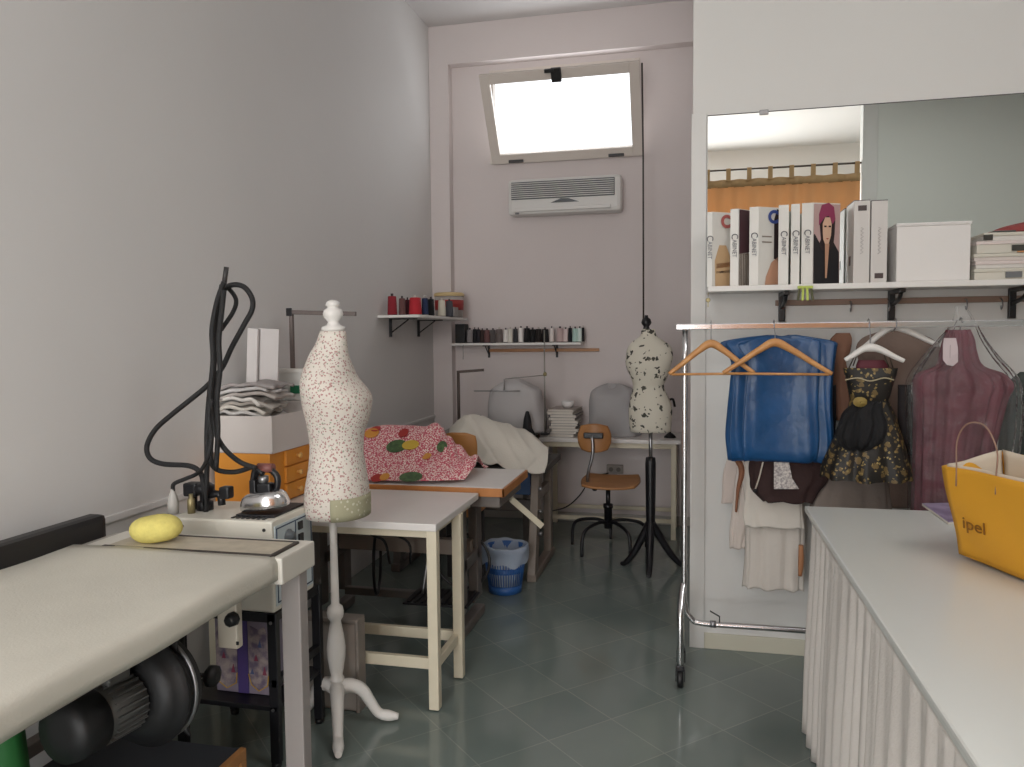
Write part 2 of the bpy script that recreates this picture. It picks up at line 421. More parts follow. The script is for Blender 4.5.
M().poly([((ax0 + ax1) / 2 - .1, 6.03, gz0 - .035), ((ax0 + ax1) / 2 + .12, 6.03, gz0 - .035), ((ax0 + ax1) / 2 + .04, 6.03, gz0 - .008), ((ax0 + ax1) / 2 - .02, 6.03, gz0 - .005)], d=(0, .012, 0)).build('display_window', mat('smoked', '4b4f52', 0.2), ac)
M().box((ax0 + .06, 6.03, az0 + .004), (ax0 + .09, 6.045, az0 + .016), .002).build('clip', mat('ac_dark2', '707275', 0.5), ac)

# ------------------------------------------------------------ thread shelves
def shelf_bracket(parent, wall_pt, out, ln, drop, m=BLACK, wd=.018):
    p = Vector(wall_pt); o = Vector(out)
    b = M(); b.bar(p, p + o * ln, wd, .008); b.bar(p + Vector((0, 0, 0)), p - Vector((0, 0, drop)), wd, .008)
    b.tube([p + o * ln * .7 - Vector((0, 0, .004)), p - Vector((0, 0, drop * .8)) + o * .004], .005, 6)
    return b.build('bracket', m, parent)
cone_cache = {}
def thread(name_col, col, x, y, z, h, r, label, group, cat='thread'):
    key = (name_col)
    m = mat('thread_' + name_col, col, 0.8, bump=0.3, bscale=300)
    t = thing('thread_cone', label, cat, (x, y, z), group)
    M().lathe([(r * .98, 0.004), (r, .01), (r * .84, h * .86), (r * .7, h * .88)], n=16).build('thread_winding', m, t, local=True)
    M().lathe([(r * .9, 0), (r * .92, .006), (r * .3, .008), (r * .28, h * .9), (r * .3, h), (r * .2, h)], n=12).build('cone_core', mat('cone_core', '3a3236', 0.6) if R.random() < .6 else mat('cone_core_pale', 'b8b0a8', 0.6), t, local=True)
    return t
zs = 1.452
sh = thing('wall_shelf', 'narrow white shelf of thread cones on the back wall', 'shelf', (-1.35, 6.11, zs))
M().box((-1.885, 5.98, zs - .018), (-.84, 6.2, zs), .003).build('board', WHITE, sh)
for px in (489, 557):
    p = aY(px, 349, 6.195); shelf_bracket(sh, (p.x, 6.195, zs - .022), (0, -1, 0), .17, .10)
M().box((-1.62, 6.17, zs - .075), (-.72, 6.2, zs - .05), .003).build('wall_batten', WOODB, sh)
cones = [(103, 135, 'grey', '8a8484'), (138, 158, 'black', '18181c'), (159, 180, 'soot', '26242a'), (181, 204, 'dark brown', '3a2a28'), (205, 236, 'plum brown', '6a4a4a'),
         (240, 270, 'slate grey', '5c5656'), (275, 310, 'taupe', '6e6462'), (318, 343, 'white', 'e6e2de'), (346, 370, 'ivory', 'dedad0'), (376, 400, 'charcoal', '3a3a3e'),
         (408, 432, 'bright white', 'eeeae6'), (440, 472, 'jet black', '101012'), (474, 505, 'pitch black', '141416'), (507, 540, 'brown-black', '1c1614'), (545, 580, 'ink black', '121216'),
         (590, 612, 'cream white', 'e4dcd8'), (632, 668, 'dusty pink', 'c0aaa8'), (671, 696, 'pale pink', 'd8c6c4'), (700, 720, 'blue-black', '14161e'), (725, 753, 'pale aqua', 'b4d0c8'), (755, 778, 'mint white', 'd2e0da'), (779, 793, 'deep black', '0e0e12')]
prevw = 'the black box'
for i, (a, b, nm, col) in enumerate(cones):
    px = 450 + (a + b) / 2 / 5.9; p = aY(px, 343, 6.09)
    r = min((b - a) / 5.9 / 2 * 6.09 / 776 * 1.3, .031)
    thread(nm.replace(' ', '_'), col, p.x, 6.085, zs + .001, .125 + R.uniform(-.008, .008), r, '%s thread cone on the back wall shelf, just right of %s' % (nm, prevw), 'thread cones on the back wall shelf')
    prevw = 'the %s one' % nm
p0, p1 = aY(456.3, 343, 6.06), aY(466, 343, 6.06)
bb = M().box((p0.x, 6.03, zs + .001), (p1.x, 6.14, zs + .155), .004)
o = bb.build('black_box', mat('black_card', '101012', 0.6)); tag(o, 'small upright black box at the left end of the back wall thread shelf', 'box')
M().tube([(p1.x - .002, 6.025, zs - .0), (p1.x, 5.975, zs - .02), (p1.x + .002, 5.97, zs - .09), (p1.x, 5.97, zs - .13)], .002, 5, 4).build('hanging_thread', BLKP, o)

zl = 1.655
sl = thing('wall_shelf', 'short white shelf of coloured thread cones on the left wall by the corner', 'shelf', (-1.95, 5.5, zl))
M().box((XL, 4.94, zl - .018), (-1.78, 6.1, zl), .003).build('board', WHITE, sl)
for px in (390, 418):
    p = aX(px, 330, XL + .005); shelf_bracket(sl, (XL + .005, p.y, zl - .022), (1, 0, 0), .2, .125, wd=.03)
lc = [(140, 205, 5.06, 'dark red', '8a1f2c', 'nearest the viewer'), (225, 272, 5.12, 'brown', '6a4846', 'between the dark red and maroon ones'), (272, 308, 5.3, 'maroon', '4a1420', 'behind the bright red one'), (306, 392, 5.06, 'bright red', 'b32430', 'the widest one'),
      (400, 447, 5.16, 'navy blue', '1c2c4e', 'with a white label on top'), (447, 492, 5.3, 'black', '101216', 'beside the navy one'), (525, 578, 5.5, 'cream', 'cfcaba', 'below the plastic tub'), (585, 635, 5.65, 'slate', '4a4c54', 'beside the cream one')]
for a, b, y, nm, col, wh in lc:
    px = 370 + (a + b) / 2 / 7.67; p = aY(px, 318, y)
    r = (b - a) / 7.67 / 2 * y / 776 * 1.22
    t = thread('l_' + nm.replace(' ', '_'), col, p.x, y, zl + .001, .135 if nm != 'dark red' else .15, r, '%s thread cone on the left wall shelf, %s' % (nm, wh), 'thread cones on the left wall shelf')
    if nm == 'navy blue': M().lathe([(r * .55, .131), (r * .55, .137)], n=12).build('paper_label', WHITE, t, local=True)
p0, p1 = aY(453.5, 315, 5.8), aY(463.5, 305, 5.8)
gb = M().box((p0.x - .03, 5.66, zl + .001), (p1.x - .03, 5.76, zl + .075), .004).build('small_box', mat('grey_card', '8d8885', 0.5)); tag(gb, 'small grey square tin at the end of the left wall shelf', 'tin')
p0, p1 = aY(435, 290, 5.95), aY(463, 290, 5.95); cx = (p0.x + p1.x) / 2; rr = (p1.x - p0.x) / 2
tub = thing('plastic_tub', 'clear plastic tub with yellow lid and red label on the corner shelf', 'tub', (cx, 5.95, zl))
M().lathe([(rr * .92, .002), (rr * .98, .15), (rr, .17)], n=24).build('tub_body', TUBP, tub, local=True)
M().lathe([(rr * 1.03, .17), (rr * 1.05, .19), (rr * .9, .2), (.001, .2)], n=24).build('lid', mat('yellow_lid', 'd8bf8c', 0.4), tub, local=True)
M().lathe([(rr * .975, .06), (rr * .99, .14)], n=24, cap=False).build('label_band', mat('red_label', '9c3230', 0.5), tub, solid=.001, local=True)

# ------------------------------------------------------------ back desk and what stands on it
ZD = 0.74
dk = thing('work_table', 'white work table with cream legs against the back wall', 'table', (-.6, 5.92, 0))
dx0, dx1, dy0, dy1 = -1.12, -.075, 5.70, 6.17
M().box((dx0, dy0, ZD - .03), (dx1, dy1, ZD), .004).build('tabletop', LAM, dk)
for x in (dx0 + .03, dx1 - .07):
    for y in (dy0 + .02, dy1 - .06):
        M().box((x, y, 0), (x + .035, y + .035, ZD - .03), .003).build('leg', CREAM, dk)
M().box((dx0 + .05, dy0 + .03, .12), (dx1 - .05, dy0 + .055, .15), .003).build('stretcher', CREAM, dk)
M().box((dx0 + .05, dy1 - .05, .12), (dx1 - .05, dy1 - .03, .15), .003).build('stretcher', CREAM, dk)
M().box((dx0 + .05, dy0 + .03, ZD - .07), (dx1 - .05, dy0 + .05, ZD - .03), .002).build('apron', CREAM, dk)

COVER = mat('grey_cover_cloth', 'a9a7a8', 0.8, bump=0.2, bscale=120)
def covered(name, label, px0, px1, pyt, y0, y1, zb_, m=COVER, seed=0):
    yc = (y0 + y1) / 2; a = aY(px0, 400, yc).x; b = aY(px1, 400, yc).x; zt_ = aY((px0 + px1) / 2, pyt, yc).z
    rs = []; n = 64; hh = zt_ - zb_
    for i in range(25):
        t = i / 24
        prof = 1 - .22 * t ** 3 - (0.55 * max(0, (t - .82) / .18) ** 2)
        z = zb_ + .002 + hh * (t if t < 1 else 1)
        ring = []
        for j in range(n):
            th = 2 * PI * j / n; c, s_ = math.cos(th), math.sin(th)
            ex = math.copysign(abs(c) ** .65, c); ey = math.copysign(abs(s_) ** .65, s_)
            f = prof * (1 + .02 * (1 - t) * math.sin(7 * th + seed + 5 * t) + .018 * math.sin(4 * th - 9 * t + seed))
            ring.append(Vector(((a + b) / 2 + (b - a) / 2 * ex * f - .04 * t * (b - a), yc + (y1 - y0) / 2 * ey * f, z + .02 * math.sin(2.2 * th + seed) * t)))
        rs.append(ring)
    return tag(M().rings(rs).build(name, m), label, 'sewing machine')
covered('covered_sewing_machine', 'sewing machine under a grey cloth cover, beside the black-legged dress form', 590, 640, 386, 5.80, 6.12, ZD, seed=1)
# side machine table in the left back corner, with another covered machine
sdk = thing('machine_table', 'small dark-topped machine table in the left back corner', 'table', (-1.5, 5.8, 0))
M().box((-1.86, 5.45, .755), (-1.14, 5.98, .785), .004).build('tabletop', mat('grey_green_top', '77786f', 0.4), sdk)
for x in (-1.84, -1.2):
    for y in (5.48, 5.92): M().box((x, y, 0), (x + .04, y + .04, .755), .003).build('leg', GREYM, sdk)
M().box((-1.8, 5.49, .69), (-1.2, 5.51, .755), .002).build('apron', GREYM, sdk)
covered('covered_sewing_machine', 'sewing machine under a pale grey cloth cover in the left back corner', 490, 546, 380, 5.58, 5.92, .785, mat('pale_cover_cloth', 'b9b6b6', 0.8, bump=0.2, bscale=120), seed=4)
# thread stands
def stand(name, label, base, top, arms, m, r=.005, cone=False):
    t = thing(name, label, 'thread stand', base)
    M().tube([base, top], r, 8).build('pole', m, t)
    M().lathe([(.035, 0), (.035, .008), (.012, .014)], base, n=16).build('base', BLACK, t)
    for a in arms: M().tube(a, r * .75, 6).build('arm', m, t)
    return t
b_ = aY(545, 431, 5.55); t1 = aY(544, 330, 5.55)
ts = stand('thread_stand', 'tall thin thread stand with two wire arms behind the white-covered machine', (b_.x, 5.55, .785), (b_.x, 5.55, t1.z), [[aY(545, 375, 5.55), aY(505, 379, 5.55), aY(504, 390, 5.55)]], mat('stand_steel', '8f8d86', 0.35, 0.6))
M().tube([aY(474, 391, 5.55), aY(520, 391, 5.55)], .004, 6).build('cross_wire', STEEL, ts)
M().tube([aY(504, 379, 5.55), aY(504, 391, 5.55)], .003, 6).build('cross_wire_hook', STEEL, ts)
M().lathe([(.012, 0), (.014, .02), (.006, .03)], aY(545, 376, 5.55), n=10).build('clamp', mat('brass', '958a66', 0.4, 0.6), ts)
p = aY(535, 428, 5.5)
k = M().lathe([(.06, 0), (.055, .01), (.035, .05), (.026, .12), (.012, .17), (.001, .175)], (-1.165, 5.5, .786), n=18)
tag(k.build('thread_cone', mat('black_thread', '15151a', 0.7, bump=.3)), 'black thread cone at the foot of the tall thread stand', 'thread')
k = M().lathe([(.03, 0), (.028, .02), (.02, .09), (.008, .14)], (-1.52, 5.5, .786), n=16)
tag(k.build('thread_cone', mat('steel_grey_thread', '50545c', 0.7, bump=.3)), 'small slate thread cone standing before the pale covered machine', 'thread')
bl_ = aY(459, 430, 5.6)
k = M().tube([(bl_.x, 5.6, .786), (bl_.x, 5.6, aY(459, 372, 5.6).z)], .012, 6); k.bar((bl_.x - .01, 5.6, aY(459, 372, 5.6).z), (bl_.x + .2, 5.6, aY(485, 370, 5.6).z), .012, .02)
k.lathe([(.035, 0), (.035, .008)], (bl_.x, 5.6, .786), n=14)
tag(k.build('thread_stand', mat('brown_metal', '50443e', 0.5)), 'angled brown metal thread post in the left back corner', 'thread stand')
# magazines on the desk
cols = ['b9b4ae', '6a6668', 'c8c4bc', '8c8480', '57545a', 'cfcac4', 'a09a94', '777276', 'c4bdb4', '9c8f88']
z = ZD + .001
for i in range(10):
    dx = R.uniform(-.012, .012); th = .017 + R.uniform(0, .006)
    rz = Matrix.Rotation(R.uniform(-.12, .12), 3, 'Z')
    c = Vector((-.95 + dx, 5.9, z))
    t = thing('magazine', ['pale grey', 'charcoal', 'off-white', 'taupe', 'near black', 'white', 'warm grey', 'slate', 'cream', 'brownish'][i] + ' magazine in the pile on the back table, ' + ('lowest of it' if i == 0 else 'topmost of it' if i == 9 else 'above the ' + ['pale grey', 'charcoal', 'off-white', 'taupe', 'near black', 'white', 'warm grey', 'slate', 'cream'][i - 1] + ' one'), 'magazine', c, 'magazines piled on the back table')
    M().box((-.1, -.14, .0015), (.098, .139, th - .0015), 0, rz, (0, 0, 0)).build('pages', mat('paper', 'd6d0c6', 0.8), t, local=True)
    q = M(); q.box((-.105, -.145, 0), (.105, .145, .0015), 0, rz, (0, 0, 0)); q.box((-.105, -.145, th - .0015), (.105, .145, th), 0, rz, (0, 0, 0)); q.box((-.105, -.145, 0), (-.103, .145, th), 0, rz, (0, 0, 0))
    q.build('cover', mat('mag_' + cols[i], cols[i], 0.4), t, local=True)
    z += th + .0008
cup = M().lathe([(.03, 0), (.045, .02), (.05, .05), (.046, .05), (.04, .02), (.001, .012)], (-.93, 5.9, z), n=24)
tag(cup.build('small_bowl', mat('porcelain', 'e4e2e0', 0.25)), 'small white bowl on top of the magazine pile', 'bowl')
# black hooked stand
p = aY(670, 433, 5.85)
k = M().lathe([(.045, 0), (.04, .012), (.02, .03), (.012, .035)], (p.x, 5.85, ZD + .001), n=16)
k.tube([(p.x, 5.85, ZD + .03), (p.x, 5.85, ZD + .19), (p.x - .01, 5.85, ZD + .27), (p.x + .02, 5.85, ZD + .285), (p.x + .035, 5.85, ZD + .23)], .009, 8, 5)
tag(k.build('hooked_stand', BLKP), 'small black hooked stand on the right end of the back table', 'stand')
# wall outlet
p = aY(615, 469, 6.19)
ot = thing('wall_outlet', 'grey double power outlet on the back wall under the table', 'outlet', (p.x, 6.19, p.z))
M().box((p.x - .065, 6.165, p.z - .035), (p.x + .065, 6.2, p.z + .035), .005).build('outlet_box', mat('outlet_grey', '9d948c', 0.5), ot)
for dx in (-.03, .03): M().lathe([(.018, 0), (.018, .004)], (p.x + dx, 6.166, p.z), axis=(0, -1, 0), n=14).build('socket', mat('socket_dark', '6b655f', 0.5), ot)
k = M().tube([(p.x - .05, 6.16, p.z - .03), aY(592, 478, 6.0), aY(580, 495, 5.75), aY(566, 507, 5.55), aY(547, 512, 5.25)], .005, 6, 6)
tag(k.build('power_cord', BLKP), 'thin black cord slung from the wall outlet behind the swivel chair', 'cord')

# ------------------------------------------------------------ swivel chair
cxx, cyy = -.565, 5.36
ch = thing('swivel_chair', 'wooden swivel work chair with black metal base and plywood seat', 'chair', (cxx, cyy, 0))
seat = M()
def seatf(u, v, p): return (0, 0, 0)
a = .215
ctrl = []
for i in range(5):
    t = i / 4; row = []
    for j in range(5):
        s_ = j / 4; x = (s_ - .5) * 2; yy = (t - .5) * 2
        k_ = (1 - .12 * x * x * (yy * yy)) * (1 - .06 * (x * x))
        row.append((cxx + .02 + x * a * k_, cyy + yy * a * (1 - .12 * x * x), .485 + .012 * x * x + .008 * yy * abs(yy)))
    ctrl.append(row)
M().net(ctrl, 16, 16).build('seat', WOODB, ch, solid=.014)
bx, by = aY(594, 443, 5.28).x, 5.28
ctrl = []
for i in range(5):
    t = (i / 4 - .5) * 2; row = []
    for j in range(5):
        x = (j / 4 - .5) * 2
        row.append((bx + x * .115 * (1 - .22 * t * t), by - .0 + .03 * x * x, .80 + t * .10 * (1 - .18 * x * x)))
    ctrl.append(row)
M().net(ctrl, 14, 14).build('backrest', WOODB, ch, solid=.012)
k = M(); k.box((bx - .07, by - .03, .80), (bx + .065, by - .008, .84), .008); k.build('backrest_clamp', BLACK, ch)
M().tube([(bx - .01, by - .02, .82), (bx - .005, by - .035, .70), (bx - .04, by - .02, .55), (bx - .03, by + .02, .47), (cxx, cyy, .462)], .011, 8, 6).build('backrest_support', STEEL, ch)
M().lathe([(.028, .16), (.028, .30), (.034, .305), (.034, .33), (.016, .335), (.016, .46), (.06, .465), (.06, .475)], (cxx, cyy, 0), n=18).build('column', BLACK, ch)
for i in range(5):
    an = 2 * PI * i / 5 + .35
    d = Vector((math.cos(an), math.sin(an), 0)); c = Vector((cxx, cyy, 0))
    M().tube([c + Vector((0, 0, .2)), c + d * .1 + Vector((0, 0, .215)), c + d * .23 + Vector((0, 0, .19)), c + d * .27 + Vector((0, 0, .13)), c + d * .275 + Vector((0, 0, .012))], .012, 8, 6).build('leg', BLACK, ch)
M().lathe([(.012, 0), (.02, .01), (.02, .025), (.008, .03)], (bx - .0, by + .03, .43), n=10).build('adjusting_knob', BLACK, ch)
sc_mb = M(); sc_mb.box((cxx - .11, cyy - .1, .473), (cxx + .11, cyy + .1, .479), .002); sc_mb.build('seat_plate', BLACK, ch)

# ------------------------------------------------------------ dress forms
def bust(rows, y, m, parent, name='torso'):
    return hung(rows, y, .1, 0, n=48, nv=40, sq=2.15).build(name, m, parent)
FLOR2 = dots('black_flower_print', 'd6d1c2', [(17, .27, '45443c', 1.3), (26, .20, '5c5b50', 1.2)])
f2 = thing('dress_form', 'cream dress form printed with black flowers on a black tripod', 'dress form', (-.25, 5.0, 0))
rows = [(329, 642, 655, .03), (336, 640, 657, .045), (341, 633, 664, .06), (347, 628, 671, .08), (356, 626, 673, .10), (366, 626, 671, .12), (378, 631, 667, .105), (386, 633, 664, .095), (396, 631, 668, .105), (406, 629, 672, .12), (418, 629, 672, .125), (431, 630, 671, .12)]
tb = bust(rows, 5.0, FLOR2, f2)
p = aY(648, 331, 5.0)
M().lathe([(.03, -.01), (.034, 0), (.022, .012), (.018, .03), (.03, .045), (.032, .055), (.026, .075), (.012, .085), (.01, .1), (.0, .1)], (p.x - .01, 5.0, p.z), n=20).build('neck_knob', BLACK, f2)
px_ = -.255
M().lathe([(.012, .68), (.012, .92)], (px_, 5.0, 0), n=12).build('pole', STEEL, f2)
M().lathe([(.02, .18), (.028, .24), (.032, .5), (.034, .68), (.03, .72), (.014, .725)], (px_, 5.0, 0), n=16).build('pole_sleeve', BLACK, f2)
for dx, dy in ((-.17, .03), (.2, .06), (-.0, -.19)):
    M().tube([(px_, 5.0, .3), (px_ + dx * .25, 5.0 + dy * .25, .22), (px_ + dx * .6, 5.0 + dy * .6, .1), (px_ + dx * .95, 5.0 + dy * .95, .02), (px_ + dx * 1.15, 5.0 + dy * 1.15, .012)], [.03, .026, .022, .018, .011], 8, 5).build('leg', BLACK, f2)

FLOR1 = dots('tiny_rosebud_print', 'd9d2c8', [(78, .31, 'b58f8a', .5), (60, .2, '98a08c', .4), (85, .2, 'a0666a', .4)])
f1 = thing('dress_form', 'white dress form with a tiny pink floral print on a turned white pedestal', 'dress form', (-1.32, 2.7, 0))
rows = [(331, 321, 345, .04), (343, 317, 346, .048), (355, 311, 347, .07), (366, 308, 350, .10), (378, 306, 354, .13), (389, 306, 363, .145), (398, 307, 368, .145), (408, 308, 368, .135), (420, 310, 366, .12), (432, 312, 362, .108), (444, 313, 361, .10), (456, 313, 361, .105), (470, 312, 363, .115), (485, 310, 365, .13), (500, 309, 366, .135), (514, 310, 366, .132)]
bust(rows, 2.7, FLOR1, f1)
rows = [(493, 308.8, 366.5, .1355), (502, 308.4, 367, .1375), (514.5, 309.4, 367, .1345)]
PATCH = dots('olive_dotted_band', 'a7a488', [(55, .25, 'c9c6b0', .2)])
# olive band wraps only the right front of the hip
mb = hung(rows, 2.7, .1, 0, n=48, nv=4, sq=2.15, cap=False)
keep = M(); n = 48
keep.rings([[mb.v[i * n + j % n] for j in range(38, 53)] for i in range(5)], closed=False, cap=False)
keep.build('hip_band', PATCH, f1, solid=.002)
pt = aY(333.5, 330, 2.7)
FW = mat('form_white_wood', 'e0ddd8', 0.35)
M().lathe([(.040, -.004), (.045, .0), (.043, .012), (.025, .018), (.02, .03), (.034, .045), (.038, .06), (.034, .075), (.02, .083), (.022, .088), (.028, .092), (.024, .104), (.012, .112), (.0, .113)], pt, n=28).build('neck_cap', FW, f1)
pc = Vector((aY(335, 600, 2.7).x, 2.7, 0))
M().lathe([(.016, .86), (.016, .40)][::-1] if False else [(.014, .10), (.024, .12), (.03, .14), (.03, .165), (.022, .172), (.028, .18), (.028, .19), (.022, .2), (.026, .22), (.034, .27), (.036, .31), (.03, .36), (.02, .415), (.03, .43), (.033, .45), (.028, .47), (.016, .48), (.014, .7), (.015, .86)], pc, n=24).build('pedestal', FW, f1)
for dx, dy in ((.2, .07), (-.2, .055), (.105, -.215)):
    L_ = [pc + Vector((dx * t, dy * t, z_)) for t, z_ in ((.05, .15), (.25, .155), (.45, .135), (.6, .085), (.74, .04), (.92, .026), (1.1, .02))]
    M().tube(L_, [.03, .027, .024, .021, .019, .021, .012], 10, 5).build('leg', FW, f1)

# ------------------------------------------------------------ white table with cream legs
wt = thing('work_table', 'small white work table on cream legs behind the rosebud dress form', 'table', (-1.5, 3.2, 0))
tx0, tx1, ty0, ty1 = -2.06, -.98, 2.885, 3.50
M().box((tx0, ty0 - .015, .735), (tx1, ty1, .765), .004).build('tabletop', LAM, wt)
for x, y in ((tx1 - .044, ty0 - .008), (tx1 - .035, ty1 - .32), (tx0 + .02, ty0 + .03), (tx0 + .02, ty1 - .32)):
    M().box((x, y, 0.006), (x + .042, y + .042, .735), .004).build('leg', CREAM, wt)
for z_, y in ((.185, ty0 + .01), (.185, ty1 - .305)):
    M().box((tx0 + .06, y, z_ - .02), (tx1 - .04, y + .025, z_ + .025), .003).build('stretcher', CREAM, wt)
M().box((tx1 - .035, ty0 + .034, .165), (tx1 - .010, ty1 - .32, .205), .003).build('stretcher', CREAM, wt)
M().box((tx0 + .06, ty0 + .02, .70), (tx1 - .04, ty0 + .045, .735), .002).build('apron', CREAM, wt)
M().box((tx1 - .06, ty0 + .05, .70), (tx1 - .035, ty1 - .02, .735), .002).build('apron', CREAM, wt)

# ------------------------------------------------------------ sewing machine table with treadle stand (printed cloth on it)
m1 = thing('sewing_machine_table', 'industrial sewing machine table with orange wood edge under the printed cloth', 'sewing machine table', (-1.4, 3.85, 0))
mx0, mx1, my0, my1, mz = -2.0, -.86, 3.52, 4.06, .785
M().box((mx0, my0 + .012, mz - .04), (mx1 - .012, my1, mz), .004).build('tabletop', LAM, m1)
k = M(); k.box((mx0, my0, mz - .042), (mx1, my0 + .012, mz - .002), .002); k.box((mx1 - .012, my0, mz - .042), (mx1, my1, mz - .002), .002)
k.build('wood_edge', WOODB if False else mat('orange_edge', 'b8793f', 0.45, col2='a96c34', scale=9), m1)
M().box((mx1 - .3, my0 + .03, mz - .10), (mx1 - .03, my0 + .5, mz - .042), .005).build('drawer', GREYM, m1)
for x in (mx1 - .26, mx0 + .12):
    k = M()
    k.bar((x, my0 + .12, mz - .05), (x + .0, my0 + .12, .12), .05, .09, .006); k.bar((x, my1 - .14, mz - .05), (x, my1 - .14, .12), .05, .09, .006)
    k.bar((x, my0 + .12, .36), (x, my1 - .14, .36), .05, .06, .004)
    k.tube([(x, my0 + .14, .34), (x + .01, my0 + .06, .2), (x + .01, my0 + .0, .05), (x + .01, my0 - .02, .03)], .022, 8, 4)
    k.bar((x, my0 - .06, .03), (x, my1 - .06, .03), .06, .05, .01)
    k.build('side_frame', GREYM, m1)
M().box((mx0 + .15, my0 + .28, .37), (mx1 - .25, my0 + .33, .45), .004).build('crossbar', mat('brown_grey_metal', '85776c', 0.5), m1)
M().box((mx0 + .15, my0 + .34, .1), (mx1 - .25, my0 + .38, .14), .004).build('crossbar', GREYM, m1)
# clutch motor, control box, treadle, drive wheel
mo = M().lathe([(.05, 0), (.09, .01), (.1, .03), (.1, .13), (.085, .15), (.06, .16), (.06, .2), (.001, .2)], (-1.25, 3.95, .6), axis=(-1, 0, 0), n=24)
mob = mo.build('motor', DGREY, m1)
M().box((-1.55, 3.72, .50), (-1.33, 3.9, .63), .006).build('control_box', mat('box_grey', '6e6a68', 0.5), m1)
M().box((-1.62, 3.70, .62), (-1.46, 3.8, .72), .004).build('switch_box', mat('beige_box', 'a39a92', 0.5), m1)
k = M(); k.box((-1.42, 3.62, .155), (-1.08, 3.86, .165), .003)
for i in range(9): k.box((-1.40 + i * .036, 3.63, .165), (-1.385 + i * .036, 3.85, .172))
k.build('treadle', BLACK, m1)
M().tube([(-1.36, 3.75, .16), (-1.34, 3.80, .35), (-1.30, 3.9, .52)], .008, 8, 4).build('treadle_rod', STEEL, m1)
def ring_(c, r, tr, ax):
    ax = Vector(ax).normalized(); e1 = ax.orthogonal().normalized(); e2 = ax.cross(e1); c = Vector(c)
    return M().tube([c + (e1 * math.cos(2 * PI * i / 28) + e2 * math.sin(2 * PI * i / 28)) * r for i in range(29)], tr, 8)
ring_((-1.62, 3.78, .32), .17, .008, (1, .3, 0)).build('drive_belt', BLACK, m1)
ring_((-1.2, 3.95, .3), .15, .008, (0, 1, 0)).build('drive_wheel', DGREY, m1)
M().tube([(-1.75, 3.6, .7), (-1.6, 3.62, .52), (-1.52, 3.64, .47), (-1.50, 3.66, .35)], .007, 6, 6).build('cable', BLKP, m1)
M().tube([(-1.38, 3.7, .5), (-1.42, 3.66, .55), (-1.25, 3.66, .53), (-1.18, 3.72, .6), (-1.1, 3.75, .7)], .007, 6, 6).build('cable', BLKP, m1)
M().tube([(-1.7, 3.58, .68), (-1.66, 3.6, .55), (-1.40, 3.62, .49), (-1.38, 3.64, .36)], .006, 6, 6).build('cable', BLKP, m1)
k = M(); k.bar((-1.28, 3.9, .74), (-1.36, 3.9, .47), .04, .03, .003); k.build('hanger_bar', GREYM, m1)

# printed cloth draped over the machine head
RED = dots('red_strawberry_print', 'c25a6a', [(120, .46, 'ead8d0', .4), (190, .18, '9c2f3f', .4)])
def cf(u, v, p): return (0, -.006 * math.sin(17 * u + 3 * v) * (1 - v), (.009 * math.sin(23 * u + 7 * v) + .006 * math.sin(9 * v + 31 * u) + (.022 * abs(math.sin(26 * u - 6 * v)) if u > .62 else 0)) * min(1, (1 - v) * 3))
zt1 = mz + .004
ctrl = [
 [(-1.86, 4.05, mz + .05), (-1.62, 4.05, mz + .10), (-1.42, 4.05, mz + .12), (-1.32, 4.05, mz + .08), (-1.2, 4.05, mz + .02), (-1.06, 3.98, mz + .016)],
 [(-1.88, 4.04, mz + .19), (-1.64, 4.04, mz + .215), (-1.44, 4.04, mz + .225), (-1.33, 4.0, mz + .225), (-1.22, 3.95, mz + .12), (-1.09, 3.92, mz + .06)],
 [(-1.88, 3.92, mz + .195), (-1.64, 3.92, mz + .215), (-1.42, 3.92, mz + .22), (-1.31, 3.9, mz + .20), (-1.20, 3.85, mz + .10), (-1.08, 3.84, mz + .07)],
 [(-1.86, 3.80, mz + .12), (-1.62, 3.79, mz + .13), (-1.40, 3.79, mz + .13), (-1.28, 3.78, mz + .10), (-1.17, 3.74, mz + .07), (-1.07, 3.74, mz + .05)],
 [(-1.84, 3.55, mz + .014), (-1.60, 3.545, mz + .014), (-1.38, 3.55, mz + .016), (-1.26, 3.56, mz + .018), (-1.17, 3.59, mz + .018), (-1.09, 3.64, mz + .014)]]
cl = M().net(ctrl, 60, 40, cf).build('printed_cloth', RED, solid=.004); tag(cl, 'red and white printed cloth with fruit motifs bunched on the sewing machine table', 'cloth')
# appliqued fruit motifs lying on the cloth's front slope
def blob(c, rx, rz, nrm, m, name, n=18):
    nrm = Vector(nrm).normalized(); e1 = Vector((1, 0, 0)); e2 = nrm.cross(e1).normalized(); c = Vector(c)
    pts = [c + e1 * math.cos(2 * PI * i / n) * rx + e2 * math.sin(2 * PI * i / n) * rz for i in range(n)]
    return M().poly(pts, d=nrm * .002)
GRN = mat('motif_green', '4f6a3e', 0.7, col2='3c5234', scale=60); YEL = mat('motif_yellow', 'c8a83c', 0.7); RD = mat('motif_red', '9c2a26', 0.7)
ORG = mat('motif_orange', 'c98a3a', 0.7)
dgt = bpy.context.evaluated_depsgraph_get(); dgt.update()
def motif(px, py, rx, rz, m, lift=.004):
    d = ray(px, py).normalized(); o0 = Vector((0, 0, H)) - cl.location
    ok, hit, nrm, _ = cl.ray_cast(o0, d, depsgraph=bpy.context.evaluated_depsgraph_get())
    if not ok: return
    if nrm.dot(d) > 0: nrm = -nrm
    c = hit + cl.location + nrm * (.006 + lift)
    blob(c, rx, rz, nrm, m, 'fruit_motif').build('fruit_motif', m, cl)
